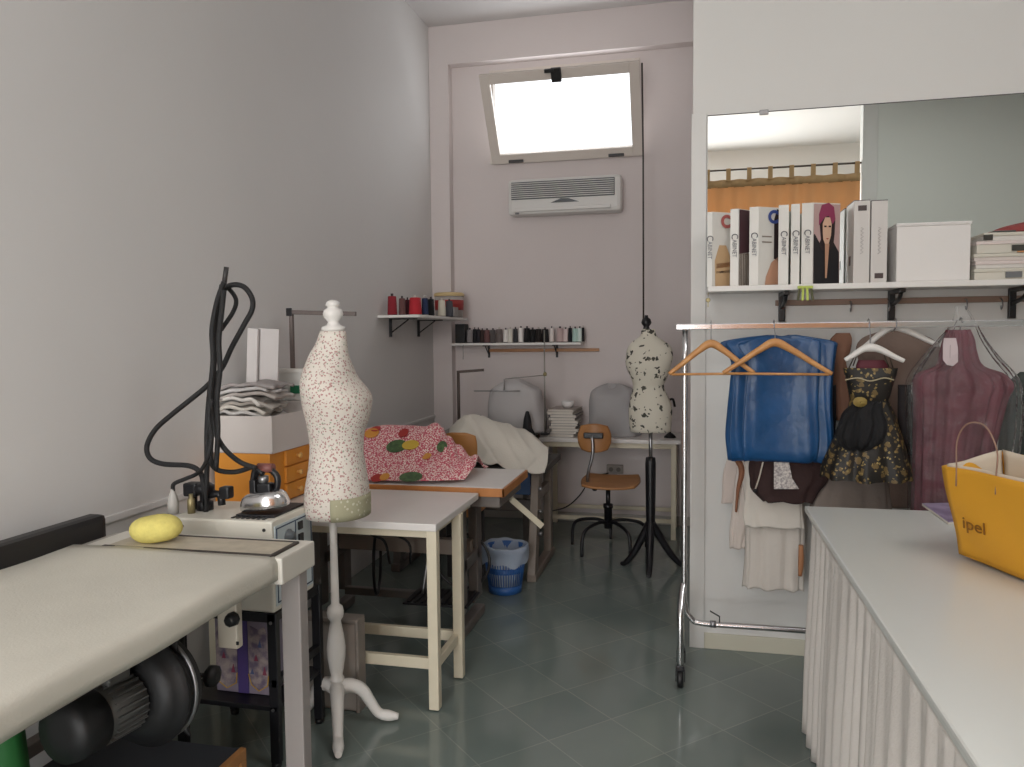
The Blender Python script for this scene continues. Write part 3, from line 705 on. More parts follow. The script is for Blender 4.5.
for a in ((397, 447, .042, .034, GRN, 0), (411, 446, .034, .026, YEL, .001), (404, 434, .02, .022, RD, .002), (426, 457, .018, .02, ORG, 0), (411, 478, .044, .03, GRN, 0), (404, 484, .028, .016, YEL, .002), (418, 484, .026, .016, YEL, .001), (378, 479, .026, .022, RD, 0), (385, 478, .018, .02, ORG, .001), (372, 434, .03, .024, ORG, 0), (376, 430, .02, .018, RD, .001), (443, 447, .02, .022, GRN, 0)):
    motif(a[0], a[1], a[2] * 1.35, a[3] * 1.5, a[4], a[5])

# wooden chair behind the machine table
wc = thing('wooden_chair', 'wooden chair with rounded back standing behind the printed cloth', 'chair', (-1.35, 4.45, 0))
q0 = aY(440, 460, 4.3).x; q1 = aY(476, 460, 4.3).x
ctrl = []
for i in range(5):
    t = (i / 4 - .5) * 2
    ctrl.append([((q0 + q1) / 2 + x * .11 * (1 - .10 * max(t, 0) ** 2), 4.31 + .02 * x * x, .86 + t * .085 * (1 - .22 * x ** 4)) for x in (-1, -.5, 0, .5, 1)])
M().net(ctrl, 14, 12).build('backrest', mat('orange_beech', 'b07a40', 0.4), wc, solid=.015)
M().box((-1.50, 4.33, .44), (-1.24, 4.62, .465), .01).build('seat', WOODB, wc)
for x in (-1.49, -1.28):
    for y in (4.34, 4.57): M().box((x, y, 0), (x + .03, y + .03, .44), .004).build('leg', DGREY, wc)
for x in (-1.34, -1.29): M().box((x, 4.325, .46), (x + .02, 4.342, .85), .003).build('back_post', WOODB, wc)

# ------------------------------------------------------------ second machine table under a white cloth
m2 = thing('sewing_machine_table', 'grey-legged sewing machine table beneath the draped white cloth', 'sewing machine table', (-1.3, 5.0, 0))
nx0, nx1, ny0, ny1, nz = -1.95, -.88, 4.70, 5.26, .69
M().box((nx0, ny0, nz - .04), (nx1, ny1, nz), .004).build('tabletop', mat('dark_top', '3e3c3a', 0.5), m2)
k = M(); k.bar((-.95, 4.76, nz - .04), (-.95, 4.60, .03), .05, .10, .006); k.bar((-.95, 5.14, nz - .04), (-.95, 5.14, .03), .05, .08, .006); k.bar((-.95, 4.56, .025), (-.95, 5.22, .025), .06, .05, .01); k.bar((-.95, 4.72, .5), (-.95, 5.14, .5), .04, .06, .006)
k.build('side_frame', mat('warm_grey_paint', '857a70', 0.5, noise=.08), m2)
k = M(); k.bar((-1.85, 4.76, nz - .04), (-1.85, 4.66, .03), .05, .08, .006); k.bar((-1.85, 5.14, nz - .04), (-1.85, 5.14, .03), .05, .08, .006); k.bar((-1.85, 4.6, .025), (-1.85, 5.2, .025), .06, .05, .01)
k.build('side_frame', GREYM, m2)
M().box((-1.8, 4.98, .34), (-1.0, 5.02, .42), .004).build('crossbar', GREYM, m2)
M().lathe([(.05, 0), (.11, .01), (.11, .14), (.07, .16), (.001, .17)], (-1.15, 4.98, .55), axis=(-1, 0, 0), n=22).build('motor', BLACK, m2)
M().box((-1.35, 4.75, .5), (-.99, 4.9, .66), .006).build('drawer', mat('blue_drawer', '27466e', 0.5), m2)
for zz in (.28, .42, .56): M().lathe([(.012, 0), (.012, .02)], (-.92, 4.66, zz), axis=(1, 0, 0), n=8).build('bolt', STEEL, m2)
WCL = mat('white_cotton', 'd8d3c8', 0.8, bump=0.25, bscale=90)
def T(px, py, y): return aY(px, py, y)
ctrl = [
 [T(452, 428, 5.2), T(470, 420, 5.22), T(488, 424, 5.24), T(508, 430, 5.25), T(530, 436, 5.25), T(548, 448, 5.24)],
 [T(450, 432, 5.0), T(469, 413.5, 5.05), T(488, 418, 5.08), T(508, 423, 5.1), T(528, 434, 5.1), T(549, 447, 5.1)],
 [T(449, 437, 4.85), T(467, 424, 4.88), T(488, 426, 4.9), T(508, 432, 4.92), T(528, 444, 4.9), T(549, 451, 4.9)],
 [T(448, 440, 4.75), T(464, 440, 4.74), T(486, 446, 4.75), T(508, 452, 4.78), T(528, 458, 4.75), T(548, 460, 4.7)],
 [T(447, 442, 4.64), T(462, 458, 4.62), T(484, 463, 4.6), T(506, 468, 4.62), T(526, 472, 4.6), T(545, 471, 4.6)]]
def rdg(x, k=3): return (1 - abs(math.sin(x))) ** k
def wf(u, v, p): return (0, -.012 * math.sin(12 * u + 2 * v) - .02 * rdg(4.2 * u - 2.6 * v + .4), .030 * rdg(4.2 * u - 2.6 * v + .4) + .018 * rdg(7.5 * u + 3.5 * v) * v + .012 * rdg(13 * u - 7 * v, 2) - .012)
tag(M().net(ctrl, 60, 40, wf).build('dust_cloth', WCL, solid=.004), 'crumpled white cotton cloth draped over the rear sewing machine', 'cloth')
p = T(490, 430, 4.98)
mh = thing('sewing_machine', 'dark sewing machine head peeking from under the white cloth', 'sewing machine', (-1.35, 4.95, nz))
k = M(); k.box((-1.55, 4.88, nz), (-1.12, 5.02, nz + .05), .01); k.box((-1.48, 4.9, nz + .05), (-1.42, 5.0, nz + .17), .01); k.box((-1.5, 4.9, nz + .12), (-1.28, 5.0, nz + .17), .015)
k.build('machine_body', BLACK, mh)
M().lathe([(.03, 0), (.05, .004), (.05, .02), (.02, .024)], (-1.14, 4.95, nz + .075), axis=(1, 0, 0), n=16).build('handwheel', DGREY, mh)

# cream lever propped between the tables
a_, b_ = aY(511, 499, 3.98), aY(542, 526, 4.05)
lv = M().bar(a_, b_, .032, .032, .004); lv.bar((a_.x, 3.98, mz - .04), a_, .02, .02, .002); lv.build('lever_bar', CREAM, m1)['label'] = 'slanting cream lever bar'

# ------------------------------------------------------------ blue bin
bc = aZ(505, 584, 0); bx_, by_ = aY(505, 560, 4.38).x, 4.38
bn = thing('waste_bin', 'blue slatted plastic waste bin with a translucent liner', 'bin', (bx_, by_, 0))
BLU = mat('blue_plastic', '2c5c9c', 0.4)
k = M(); n = 44
k.lathe([(.085, 0), (.098, .004), (.1, .05), (.092, .05), (.09, .01), (.001, .008)], (bx_, by_, 0), n=28)
k.lathe([(.108, .125), (.114, .16), (.11, .16), (.104, .125)], (bx_, by_, 0), n=28, cap=False)
k.lathe([(.125, .225), (.130, .26), (.136, .26), (.136, .27), (.124, .27), (.12, .225)], (bx_, by_, 0), n=28, cap=False)
for i in range(n):
    an = 2 * PI * i / n; c_, s_ = math.cos(an), math.sin(an)
    k.tube([(bx_ + .097 * c_, by_ + .097 * s_, .045), (bx_ + .124 * c_, by_ + .124 * s_, .235)], .0032, 5)
k.build('bin_body', BLU, bn)
rs = []
for i, (r, z_) in enumerate([(.08, .03), (.105, .15), (.124, .27), (.128, .285), (.141, .28), (.143, .25), (.14, .21), (.137, .185)]):
    rs.append([Vector((bx_ + (r + .004 * math.sin(5 * th + i)) * math.cos(th), by_ + (r + .004 * math.sin(7 * th + i)) * math.sin(th), z_ + (.012 * math.sin(3 * th + 1) + .008 * math.sin(8 * th)) * (1 if i > 5 else .3))) for th in [2 * PI * j / 48 for j in range(48)]])
M().rings(rs, cap=False).build('liner', LINER, bn)

# flat grey case leaning under the table
gc = M().box((-1.76, 3.02, .0), (-1.46, 3.12, .36), .012)
g0 = thing('storage_case', 'flat grey case standing on the floor under the white table', 'case', (-1.48, 2.84, 0))
M().box((-1.66, 2.81, .002), (-1.295, 2.87, .37), .012).build('case_shell', mat('grey_beige_case', 'aaa39c', 0.5), g0)
k = M(); k.box((-1.67, 2.80, .362), (-1.29, 2.873, .382), .006); k.box((-1.306, 2.803, .0), (-1.29, 2.873, .37), .005)
k.build('case_rim', mat('case_rim', '877f78', 0.5), g0)

# ------------------------------------------------------------ orange chest with boxes and cloth scraps
cd = thing('drawer_chest', 'orange pine chest of small drawers with round knobs by the left wall', 'chest of drawers', (-1.9, 3.2, .766))
qx0, qx1, qy0, qy1, qz0, qz1 = XL + .015, -1.79, 3.03, 3.42, .766, 1.0
M().box((qx0, qy0, qz0), (qx1, qy1, qz1), .004).build('cabinet', WOODO, cd)
for i in range(3):
    z0_ = qz0 + .008 + i * .077
    dr = M().box((qx1 - .004, qy0 + .12, z0_), (qx1 + .012, qy1 - .015, z0_ + .07), .003).build('drawer', WOODO, cd)
    M().lathe([(.007, 0), (.006, .01), (.012, .016), (.012, .022), (.001, .026)], (qx1 + .012, (qy0 + qy1) / 2 + .02, z0_ + .036), axis=(1, 0, 0), n=14).build('knob', mat('pale_knob', 'd8a860', 0.4), dr)
wb = thing('cardboard_box', 'open white cardboard box on top of the orange chest', 'box', (-1.9, 3.2, 1.0))
WBX = mat('white_card', 'd0c9c4', 0.7)
k = M(); bz0, bz1 = 1.001, 1.165
k.box((XL + .006, 3.03, bz0), (-1.775, 3.36, bz0 + .004)); k.box((XL + .006, 3.03, bz0), (-1.775, 3.034, bz1)); k.box((XL + .006, 3.356, bz0), (-1.775, 3.36, bz1)); k.box((XL + .006, 3.03, bz0), (XL + .01, 3.36, bz1)); k.box((-1.779, 3.03, bz0), (-1.775, 3.36, bz1))
k.build('box_body', WBX, wb)
# folded scraps heaped in the box, each one its own piece
scr = [('pale grey', 'c4c0bc'), ('off-white', 'd2ccc2'), ('taupe striped', 'a9a29a'), ('white', 'dcd8d2'), ('stone grey', 'b2aaa4'), ('light grey', 'cbc8c6'), ('ash grey', 'a39c9a')]
z_ = 1.168; tot = len(scr); prev = 'the white box'
for i, (nm, col) in enumerate(scr):
    cx_ = -1.93 + R.uniform(-.012, .012); cy_ = 3.16; hw, hd = .115 + R.uniform(-.01, .018), .105
    ctrl = []; tilt = R.uniform(-.05, .05); ox = R.uniform(-.02, .02)
    for a in range(5):
        t = (a / 4 - .5) * 2
        ctrl.append([(cx_ + ox + x * hw * (1 + R.uniform(-.12, .12)), 3.14 + t * .085 * (1 + R.uniform(-.1, .1)), z_ + .006 + tilt * x * .2 + R.uniform(-.006, .006) - (.016 * x * x if abs(x) > .9 else 0)) for x in (-1, -.6, -.2, .2, .6, 1)])
    s_ = M().net(ctrl, 30, 16, lambda u, v, p, i=i: (0, 0, .003 * math.sin(13 * u + 3 * i + 9 * v)))
    tag(s_.build('folded_cloth', mat('scrap_' + nm.replace(' ', '_'), col, 0.85, bump=.3, bscale=80, noise=.1, scale=30), solid=.014), '%s folded cloth heaped on the white box, just above %s' % (nm, prev), 'cloth', 'folded cloths heaped on the white box')
    prev = 'the %s one' % nm
    z_ += .021
# white boards leaning on the wall behind the heap
for i, (pa, pb, y, lab) in enumerate(((241, 251, 3.20, 'narrow white board leaning on the left wall, the further left'), (249, 270, 3.21, 'white board leaning on the wall beside a narrower one'))):
    a_, b_ = aY(pa, 330, y), aY(pb, 330, y)
    l_, r_ = a_.x, b_.x
    if l_ < XL + .02: r_ += XL + .02 - l_; l_ = XL + .02
    rotB = Matrix.Rotation(.06, 3, 'Y')
    tag(M().box((l_, y + .02 * i, 1.01), (r_, y + .015 + .02 * i, aY(pa, 328, y).z), .002, rotB, (l_, y, 1.0)).build('white_board', mat('board_white_%d' % i, 'cdc8c6', 0.5)), lab, 'board')
# white tray with green band at the rear
tw = thing('plastic_tray', 'white plastic tray box with a green clip behind the folded cloths', 'tray', (-1.84, 3.6, 1.0))
p0, p1 = aY(268, 385, 3.43), aY(304, 385, 3.43)
k = M(); k.box((p0.x, 3.43, 1.20), (p1.x, 3.50, 1.345), .008); k.build('tray_body', mat('tray_white', 'd0cfca', 0.4), tw)
M().box((p0.x - .004, 3.425, 1.335), (p1.x + .006, 3.505, 1.355), .004).build('rim', mat('tray_rim', 'dad8d2', 0.4), tw)
M().box((p1.x - .07, 3.42, 1.235), (p1.x + .004, 3.432, 1.275), .003).build('clip', mat('green_clip', '1d6a48', 0.4), tw)
M().box((p0.x + .01, 3.43, .766), (p1.x - .01, 3.495, 1.2), .006).build('lower_box', WBX, tw)
# paper slip on the box
p0 = aY(291, 402, 3.0)
tag(M().box((-1.76, 3.04, 1.09), (-1.70, 3.1, 1.20), .004).build('small_carton', mat('slip_white', 'd8d6dc', 0.6)), 'small white slip box hanging at the box corner behind the dress form', 'carton') if False else None
# thread post on the wall behind the form and dark teal cone
pz = aY(289, 312, 3.55)
tz = thing('thread_stand', 'brown angled metal thread post rising beside the left wall', 'thread stand', (pz.x, 3.55, mz))
bb_ = aY(290, 364, 3.55)
k = M().box((pz.x - .009, 3.562, mz), (pz.x + .010, 3.582, pz.z + .006), .003); k.build('post', mat('brown_metal2', '6e6460', 0.5), tz)
b2 = aY(354, 315, 3.55)
M().bar((pz.x - .01, 3.572, pz.z), (b2.x, 3.572, b2.z + .006), .02, .022, .003).build('arm', mat('brown_metal2'), tz)
M().box((pz.x - .02, 3.555, pz.z - .02), (pz.x + .012, 3.56, pz.z + .02), .002).build('joint', BLACK, tz)
p = aY(353.5, 385, 4.06)
M_ = M().lathe([(.034, 0), (.034, .012), (.02, .012), (.02, .2)], (p.x, 4.03, mz + .001), n=16)
tc_ = thing('thread_cone', 'dark teal thread cone on a spindle behind the rosebud dress form', 'thread', (p.x, 4.01, mz))
M().lathe([(.03, 0), (.03, .008), (.006, .01), (.006, .29)], (p.x, 4.01, mz), n=14).build('spindle', STEEL, tc_)
M().lathe([(.04, .25), (.041, .26), (.036, .36), (.02, .365)], (p.x, 4.01, mz), n=18).build('thread_winding', mat('teal_thread', '27505e', 0.7), tc_)

# ------------------------------------------------------------ steam boiler on its black stand
sb_ = thing('steam_boiler', 'white steam iron boiler with dark grate top and blue-lined control panel', 'steam boiler', (-1.6, 2.5, .55))
BW = mat('boiler_enamel', 'd8d4c8', 0.35)
ux0, ux1, uy0, uy1, uz0, uz1 = -1.80, -1.40, 2.37, 2.66, .555, .875
M().box((ux0, uy0, uz0), (ux1, uy1, uz1), .008).build('body', BW, sb_)
M().box((ux1 - .17, uy0 + .05, uz1), (ux1 - .02, uy1 - .02, uz1 + .008), .002).build('iron_rest', BLACK, sb_)
k = M()
for i in range(7): k.box((ux1 - .17 + i * .02, uy0 + .02, uz1 + .001), (ux1 - .16 + i * .02, uy0 + .055, uz1 + .004))
k.build('vent_slots', BLACK, sb_)
pn = M().box((ux1, uy0 + .012, uz0 + .02), (ux1 + .004, uy1 - .012, uz1 - .02), .001).build('control_panel', mat('panel_pale', 'c3cdd0', 0.35), sb_)
k = M()
for z__ in (uz0 + .03, uz1 - .032): k.box((ux1 + .003, uy0 + .02, z__), (ux1 + .006, uy1 - .02, z__ + .004))
for y__ in (uy0 + .02, uy0 + .15, uy1 - .024): k.box((ux1 + .003, y__, uz0 + .03), (ux1 + .006, y__ + .004, uz1 - .028))
k.build('panel_lines', mat('panel_blue', '2a3c58', 0.5), pn)
M().lathe([(.026, 0), (.026, .006), (.02, .008), (.018, .022), (.001, .022)], (ux1 + .004, uy0 + .10, uz1 - .075), axis=(1, 0, 0), n=20).build('dial', mat('dial_grey', '5c6266', 0.4), pn)
k = M(); k.box((ux1 + .004, uy0 + .17, uz1 - .07), (ux1 + .01, uy0 + .2, uz1 - .04), .002); k.box((ux1 + .004, uy0 + .17, uz1 - .12), (ux1 + .012, uy0 + .2, uz1 - .085), .002)
k.build('switch', BLACK, pn)
for x_ in (ux1 - .03, ux0 + .05): M().lathe([(.006, 0), (.006, .003)], (x_, uy0, uz1 - .03), axis=(0, -1, 0), n=8).build('screw', DGREY, sb_)
# filler valve and fittings on top
k = M(); vx = aY(205, 500, 2.5).x
k.lathe([(.03, 0), (.03, .03), (.018, .035), (.018, .06), (.036, .065), (.036, .09), (.02, .1)], (vx, 2.5, uz1), n=16)
k.tube([(vx, 2.5, uz1 + .05), (vx + .06, 2.5, uz1 + .06), (vx + .07, 2.5, uz1 + .02)], .014, 8, 3)
k.box((vx + .07, 2.48, uz1 + .045), (vx + .11, 2.52, uz1 + .09), .008)
k.tube([(vx - .05, 2.5, uz1), (vx - .05, 2.5, uz1 + .07)], .016, 10)
k.box((vx - .075, 2.475, uz1 + .05), (vx - .02, 2.525, uz1 + .10), .008)
k.build('valve', BLACK, sb_)
M().lathe([(.014, 0), (.014, .05), (.008, .055), (.008, .07)], (vx - .015, 2.44, uz1), n=10).build('brass_fitting', mat('brass', 'a89a5a'), sb_)
vx2 = aY(173, 500, 2.42).x
M().lathe([(.018, 0), (.02, .04), (.016, .06), (.009, .08), (.008, .09)], (vx2, 2.42, uz1), n=14).build('white_plug', mat('plug_grey', 'b3b0ab', 0.5), sb_)
bst = thing('boiler_stand', 'black metal shelf stand carrying the steam boiler', 'stand', (-1.63, 2.5, 0))
for x in (ux0, ux1 - .03):
    for y in (uy0 + .0, uy1 + .03):
        lg = M().box((x, y, .02), (x + .035, y + .025, uz0 - .002), .002).build('upright', BLACK, bst)
        if True: M().lathe([(.014, 0), (.018, .006), (.018, .02)], (x + .016, y + .012, 0), n=10).build('foot', BLKP, lg)
M().box((ux0, uy0, .205), (ux1, uy1 + .05, .222), .002).build('shelf_plate', BLACK, bst)
M().box((ux0, uy0, uz0 - .035), (ux1, uy0 + .02, uz0 - .003), .002).build('top_rail', BLACK, bst)
M().box((ux1 - .02, uy0, uz0 - .035), (ux1, uy1 + .05, uz0 - .003), .002).build('top_rail', BLACK, bst)
M().box((ux1 - .02, uy0, .29), (ux1 + .003, uy1 + .05, .32), .002).build('side_rail', BLACK, bst)
for zz in (.52, .21): M().lathe([(.006, 0), (.006, .003)], (ux1 - .015, uy0, zz), axis=(0, -1, 0), n=8).build('bolt', STEEL, bst)
# purple printed tin/bag on the shelf
pb = thing('paper_bag', 'purple and white bag printed with little landscapes on the black stand shelf', 'bag', (-1.55, 2.48, .223))
wA, wB = aY(217, 700, 2.44).x, aY(271, 700, 2.44).x
PUR = mat('purple_card', '4c3c78', 0.5)
M().box((wA, 2.44, .224), (wB, 2.55, .50), .006).build('bag_body', mat('grey_lilac', '8a8090', 0.5), pb)
M().box(((wA + wB) / 2 - .018, 2.436, .226), ((wA + wB) / 2 + .024, 2.44, .498), .001).build('purple_band', PUR, pb)
LAND = mat('landscape_print', 'aa9c98', 0.6, col2='6c6076', scale=30)
for sgn, xa, xb in ((1, wA + .004, (wA + wB) / 2 - .02), (2, (wA + wB) / 2 + .026, wB - .004)):
    q = [(xa, .30), (xa + .01, .262), ((xa + xb) / 2, .24), (xb - .005, .262), (xb, .30), (xb, .44), (xb - .015, .475), ((xa + xb) / 2, .462), (xa + .01, .475), (xa, .44)]
    pp = M().poly([(a, 2.437, b) for a, b in q], d=(0, .003, 0)).build('picture_panel', LAND, pb)
    k = M().tube([(a, 2.435, b) for a, b in q[:5]], .0022, 5); k.build('gold_edging', mat('gold_print', 'c29a3c', 0.5), pp)
    for i in range(4):
        xx = xa + .014 + i * (xb - xa - .03) / 3; zz = .30 + .05 * (i % 3)
        M().poly([(xx - .008, 2.435, zz), (xx + .008, 2.435, zz), (xx + .001, 2.435, zz + .02 + .004 * i)], d=(0, .0015, 0)).build('printed_house', mat('print_ink_%d' % (i % 2), ['4c5a84', '8a3c54'][i % 2], 0.6), pp)
M().tube([(wB - .075, 2.438, .5), (wB - .06, 2.43, .54), (wB - .03, 2.438, .5)], .003, 6, 5).build('handle', PUR, pb)

# the iron
ip = aY(267, 508, 2.5)
ir = thing('steam_iron', 'chrome steam iron with black handle resting on the boiler', 'iron', (ip.x, 2.5, uz1 + .01))
def sole(sc_, z):
    pts = []
    rz = Matrix.Rotation(.35, 3, 'Z') @ Matrix.Rotation(-.13, 3, 'Y')
    for i in range(32):
        t = 2 * PI * i / 32; x = math.cos(t); yv = math.sin(t)
        xx = x if x > 0 else -abs(x) ** 1.25
        q = Vector((.098 * sc_ * xx * (1.0 if x < 0 else .8), .052 * sc_ * yv * (1 - .35 * max(0, -x) ** 2), z))
        pts.append(rz @ q + Vector((ip.x + .012, 2.49, zb_ + .012)))
    return pts
zb_ = uz1 + .010
M().rings([sole(.97, 0), sole(1.0, .003), sole(1.0, .014), sole(.96, .030), sole(.88, .045), sole(.72, .056), sole(.45, .062)]).build('iron_body', CHROME, ir)
k = M(); k.tube([(ip.x + .035, 2.5, zb_ + .05), (ip.x + .045, 2.5, zb_ + .12), (ip.x + .0, 2.5, zb_ + .15), (ip.x - .045, 2.5, zb_ + .12), (ip.x - .04, 2.5, zb_ + .05)], .012, 8, 4)
k.build('handle_frame', BLACK, ir)
M().tube([(ip.x + .03, 2.5, zb_ + .152), (ip.x - .03, 2.5, zb_ + .152)], .017, 12).build('grip', mat('brown_grip', '7a4a44', 0.5), ir)
M().lathe([(.013, 0), (.013, .05), (.018, .055), (.018, .075)], (ip.x - .005, 2.49, zb_ + .05), n=12).build('steam_valve', STEEL, ir)
k = M(); k.box((ip.x - .055, 2.475, zb_ + .06), (ip.x - .03, 2.51, zb_ + .11), .005); k.tube([(ip.x - .03, 2.48, zb_ + .06), (ip.x + .05, 2.48, zb_ + .075)], .005, 6); k.box((ip.x - .02, 2.47, zb_ + .065), (ip.x + .03, 2.51, zb_ + .10), .006); k.tube([(ip.x - .05, 2.49, zb_ + .10), (ip.x - .035, 2.49, zb_ + .15), (ip.x - .005, 2.49, zb_ + .13)], .010, 8, 4); k.build('switch_block', BLACK, ir)

# hoses gathered on a spring pole
hp = thing('hose_pole', 'thin spring pole holding up the black steam hoses', 'pole', (vx, 2.55, uz1))
M().tube([(vx - .01, 2.545, uz1), aY(206, 440, 2.545), aY(214, 380, 2.545), aY(222, 300, 2.545), aY(226, 268, 2.545)], .005, 8, 6).build('pole', STEEL, hp)
M().tube([aY(224, 285, 2.53), aY(226.5, 267, 2.53)], .009, 8).build('end_hook', DGREY, hp)
HOSE = mat('braided_black_hose', '141416', 0.55, bump=.4, bscale=400)
def hose(pts, r, label, y=2.5):
    P3 = []
    for q in pts: P3.append(aY(q[0], q[1], q[2] if len(q) > 2 else y))
    return tag(M().tube(P3, r, 9, 7).build('steam_hose', HOSE), label, 'hose')
hose([(205, 505), (207, 470), (207, 430), (210, 390), (216, 350), (219, 315), (223, 292), (232, 285), (244, 287), (252, 298), (252, 310), (244, 325), (232, 347), (222, 368), (208, 385), (190, 400), (170, 416), (155, 430), (147, 446), (150, 458), (163, 464), (190, 466), (201, 474), (204, 490), (206, 512)], .0095, 'black hose making the large loop out over the left wall', 2.47)
hose([(252, 467, 2.46), (235, 472, 2.46), (218, 470, 2.46), (211, 460), (212, 430), (214, 400), (214, 360), (216, 320), (222, 285)], .009, 'black hose curling under to the iron handle', 2.43)
hose([(256, 468, 2.44), (240, 462, 2.44), (224, 448), (214, 428), (210, 400), (213, 360), (212, 330), (217, 302), (224, 282)], .009, 'black hose running straight up from the iron to the pole tip', 2.40)
hose([(221, 330), (233, 312), (236, 300), (230, 290), (224, 286)], .008, 'short inner hose loop near the pole tip', 2.49)
hose([(216, 470), (218, 430), (217, 400), (220, 370), (219, 340), (222, 310), (224, 290)], .009, 'black hose in the middle of the twisted bundle', 2.37)
hose([(173, 492, 2.42), (174, 484, 2.42), (185, 479, 2.42), (198, 473, 2.42), (206, 462), (211, 440), (209, 415), (212, 400)], .0075, 'thin black cable ending in the pale plug', 2.34)

# ------------------------------------------------------------ ironing (vacuum) table
it = thing('ironing_table', 'long vacuum ironing table with cream padded cover and grey legs', 'ironing table', (-1.55, 1.3, 0))
FAB = mat('cream_ironing_cover', 'cdc9bd', 0.85, bump=.12, bscale=160, noise=.06, scale=4)
ix0, ix1, iy0, iy1, iz = -1.92, -1.185, .35, 2.24, .860
# padded cover: rounded top surface with drop edge
prof = [(ix0, iz - .075), (ix0, iz - .02), (ix0 + .02, iz - .004), (ix0 + .2, iz + .001), (ix1 - .25, iz + .001), (ix1 - .03, iz + .001), (ix1 - .018, iz - .001), (ix1 - .009, iz - .006), (ix1 - .003, iz - .015), (ix1 - .001, iz - .026), (ix1 - .001, iz - .048), (ix1 - .002, iz - .068)]
ring = []
for i in range(41):
    y = iy0 + (2.04 - iy0) * i / 40
    ring.append([Vector((x + (.003 * math.sin(y * 9) if x > ix1 - .1 else 0), y, z + (.002 * math.sin(y * 13 + x * 7)))) for x, z in prof])
inner = [(x, z) for x, z in prof]
M().rings([r for r in ring] , closed=False, cap=False).build('padded_cover', FAB, it, solid=.004)
M().box((ix0 + .01, iy0, iz - .075), (ix1 - .01, iy1 - .01, iz - .012), .004).build('table_frame', mat('table_grey', 'a8a29a', 0.5), it)
M().box((ix0 + .05, 2.035, iz - .085), (ix1 + .012, iy1, iz - .004), .006).build('end_board', mat('end_board_paint', 'd6d2c8', 0.5), it)
k = M(); k.box((ix0 + .14, 2.045, iz - .006), (ix1 - .03, 2.19, iz + .002), .002); k.build('rest_mat', mat('mat_beige', 'c2b8a6', 0.7, noise=.15, scale=18), it)
k = M(); k.box((ix0 + .13, 2.030, iz - .005), (ix1 - .02, 2.046, iz + .004), .002); k.box((ix0 + .13, 2.185, iz - .005), (ix1 - .02, 2.197, iz + .004), .002); k.box((ix1 - .032, 2.035, iz - .005), (ix1 - .018, 2.197, iz + .003), .002)
k.build('mat_binding', mat('mat_dark', '3e3833', 0.6), it)
for x, y in ((ix1 - .066, 2.16), (ix0 + .02, 2.16), (ix1 - .075, .5), (ix0 + .02, .5)):
    M().box((x, y, 0), (x + .065, y + .05, iz - .07), .004).build('leg', mat('leg_grey', '9c9693', 0.5), it)
M().box((ix0 + .03, .55, .30), (ix0 + .07, 2.1, .34), .003).build('rail', GREYM, it)
# sponge
sp = M(); c = aY(158, 535, 2.12); rs = []
for i in range(13):
    t = i / 12; a = PI * t - PI / 2; rr = max(math.cos(a), .02) ** .7; zz = (math.sin(a) + 1) * .043
    rs.append([Vector((c.x + .086 * rr * math.cos(2 * PI * j / 28) , 2.112 + .064 * rr * math.sin(2 * PI * j / 28), iz + .001 + zz + .004 * math.cos(2 * PI * j / 28))) for j in range(28)])
sp.rings(rs); tag(sp.build('sponge', mat('yellow_sponge', 'ddd077', 0.9, bump=.3, bscale=120, noise=.1, scale=40)), 'oval yellow sponge on the end of the ironing table', 'sponge')
# black rail along the wall
rl = thing('padded_rail', 'black padded rail beside the wall along the ironing table', 'rail', (-1.95, 1.6, iz))
p = aX(104, 530, -1.90)
k = M().bar((-1.945, .4, .875), (-1.945, 2.2, .875), .07, .095, .02); k.build('rail_pad', mat('black_vinyl', '1c1a1b', 0.45), rl)
for y in (.8, 2.08): M().box((-1.985, y, iz - .08), (-1.91, y + .14, .84), .004).build('rail_support', mat('support_grey', '8c857e', 0.5), rl)

# vacuum fan and motor under the table
C0 = aY(150, 688, 1.78); axd = (aY(40, 745, 1.45) - C0).normalized()
fn = thing('vacuum_fan', 'black vacuum fan with grey motor slung under the ironing table', 'fan', C0)
def L3(prof, s0, m, nm, par=fn, n=36): return M().lathe(prof, C0 + axd * s0, axis=axd, n=n).build(nm, m, par)
DB = mat('black_cast', '18181a', 0.5)
L3([(.06, -.07), (.115, -.06), (.135, -.045), (.138, 0), (.135, .012), (.15, .014), (.15, .024), (.135, .026), (.13, .05), (.09, .065), (.06, .07)], 0, DB, 'fan_housing')
L3([(.141, -.02), (.147, -.018), (.147, -.012), (.141, -.01)], 0, STEEL, 'clamp_ring')
mt = L3([(.06, .07), (.07, .075), (.07, .18), (.064, .19)], 0, mat('motor_grey', '6e6e6c', 0.4, .4), 'motor')
k = M()
e1 = axd.orthogonal().normalized(); e2 = axd.cross(e1)
for i in range(26):
    a = 2 * PI * i / 26; d = e1 * math.cos(a) + e2 * math.sin(a)
    k.bar(C0 + axd * .08 + d * .073, C0 + axd * .175 + d * .073, .004, .01, 0, d)
k.build('cooling_fins', mat('motor_grey'), mt)
L3([(.07, .19), (.078, .195), (.08, .25), (.074, .275), (.03, .28), (.001, .28)], 0, BLKP, 'motor_cap')
k = M(); d = Vector((0, 0, 1)) - axd * axd.z; d.normalize()
k.box((-.035, -.03, 0), (.035, .03, .04), .006); rot = Matrix((axd, axd.cross(d), d)).transposed()
k.v = [rot @ v + C0 + axd * .13 + d * .07 for v in k.v]; k.build('terminal_box', mat('motor_grey'), mt)
M().tube([C0 + axd * .02 + Vector((0, 0, .12)), C0 + Vector((-.02, 0, .2)), C0 + Vector((-.02, .02, .27))], .03, 10, 4).build('duct', DB, fn)
for s_ in (-1, 1): M().bar(C0 + Vector((s_ * .08, 0, .08)), C0 + Vector((s_ * .08, .0, .30)), .02, .006, .001).build('hanger_strap', DGREY, fn)
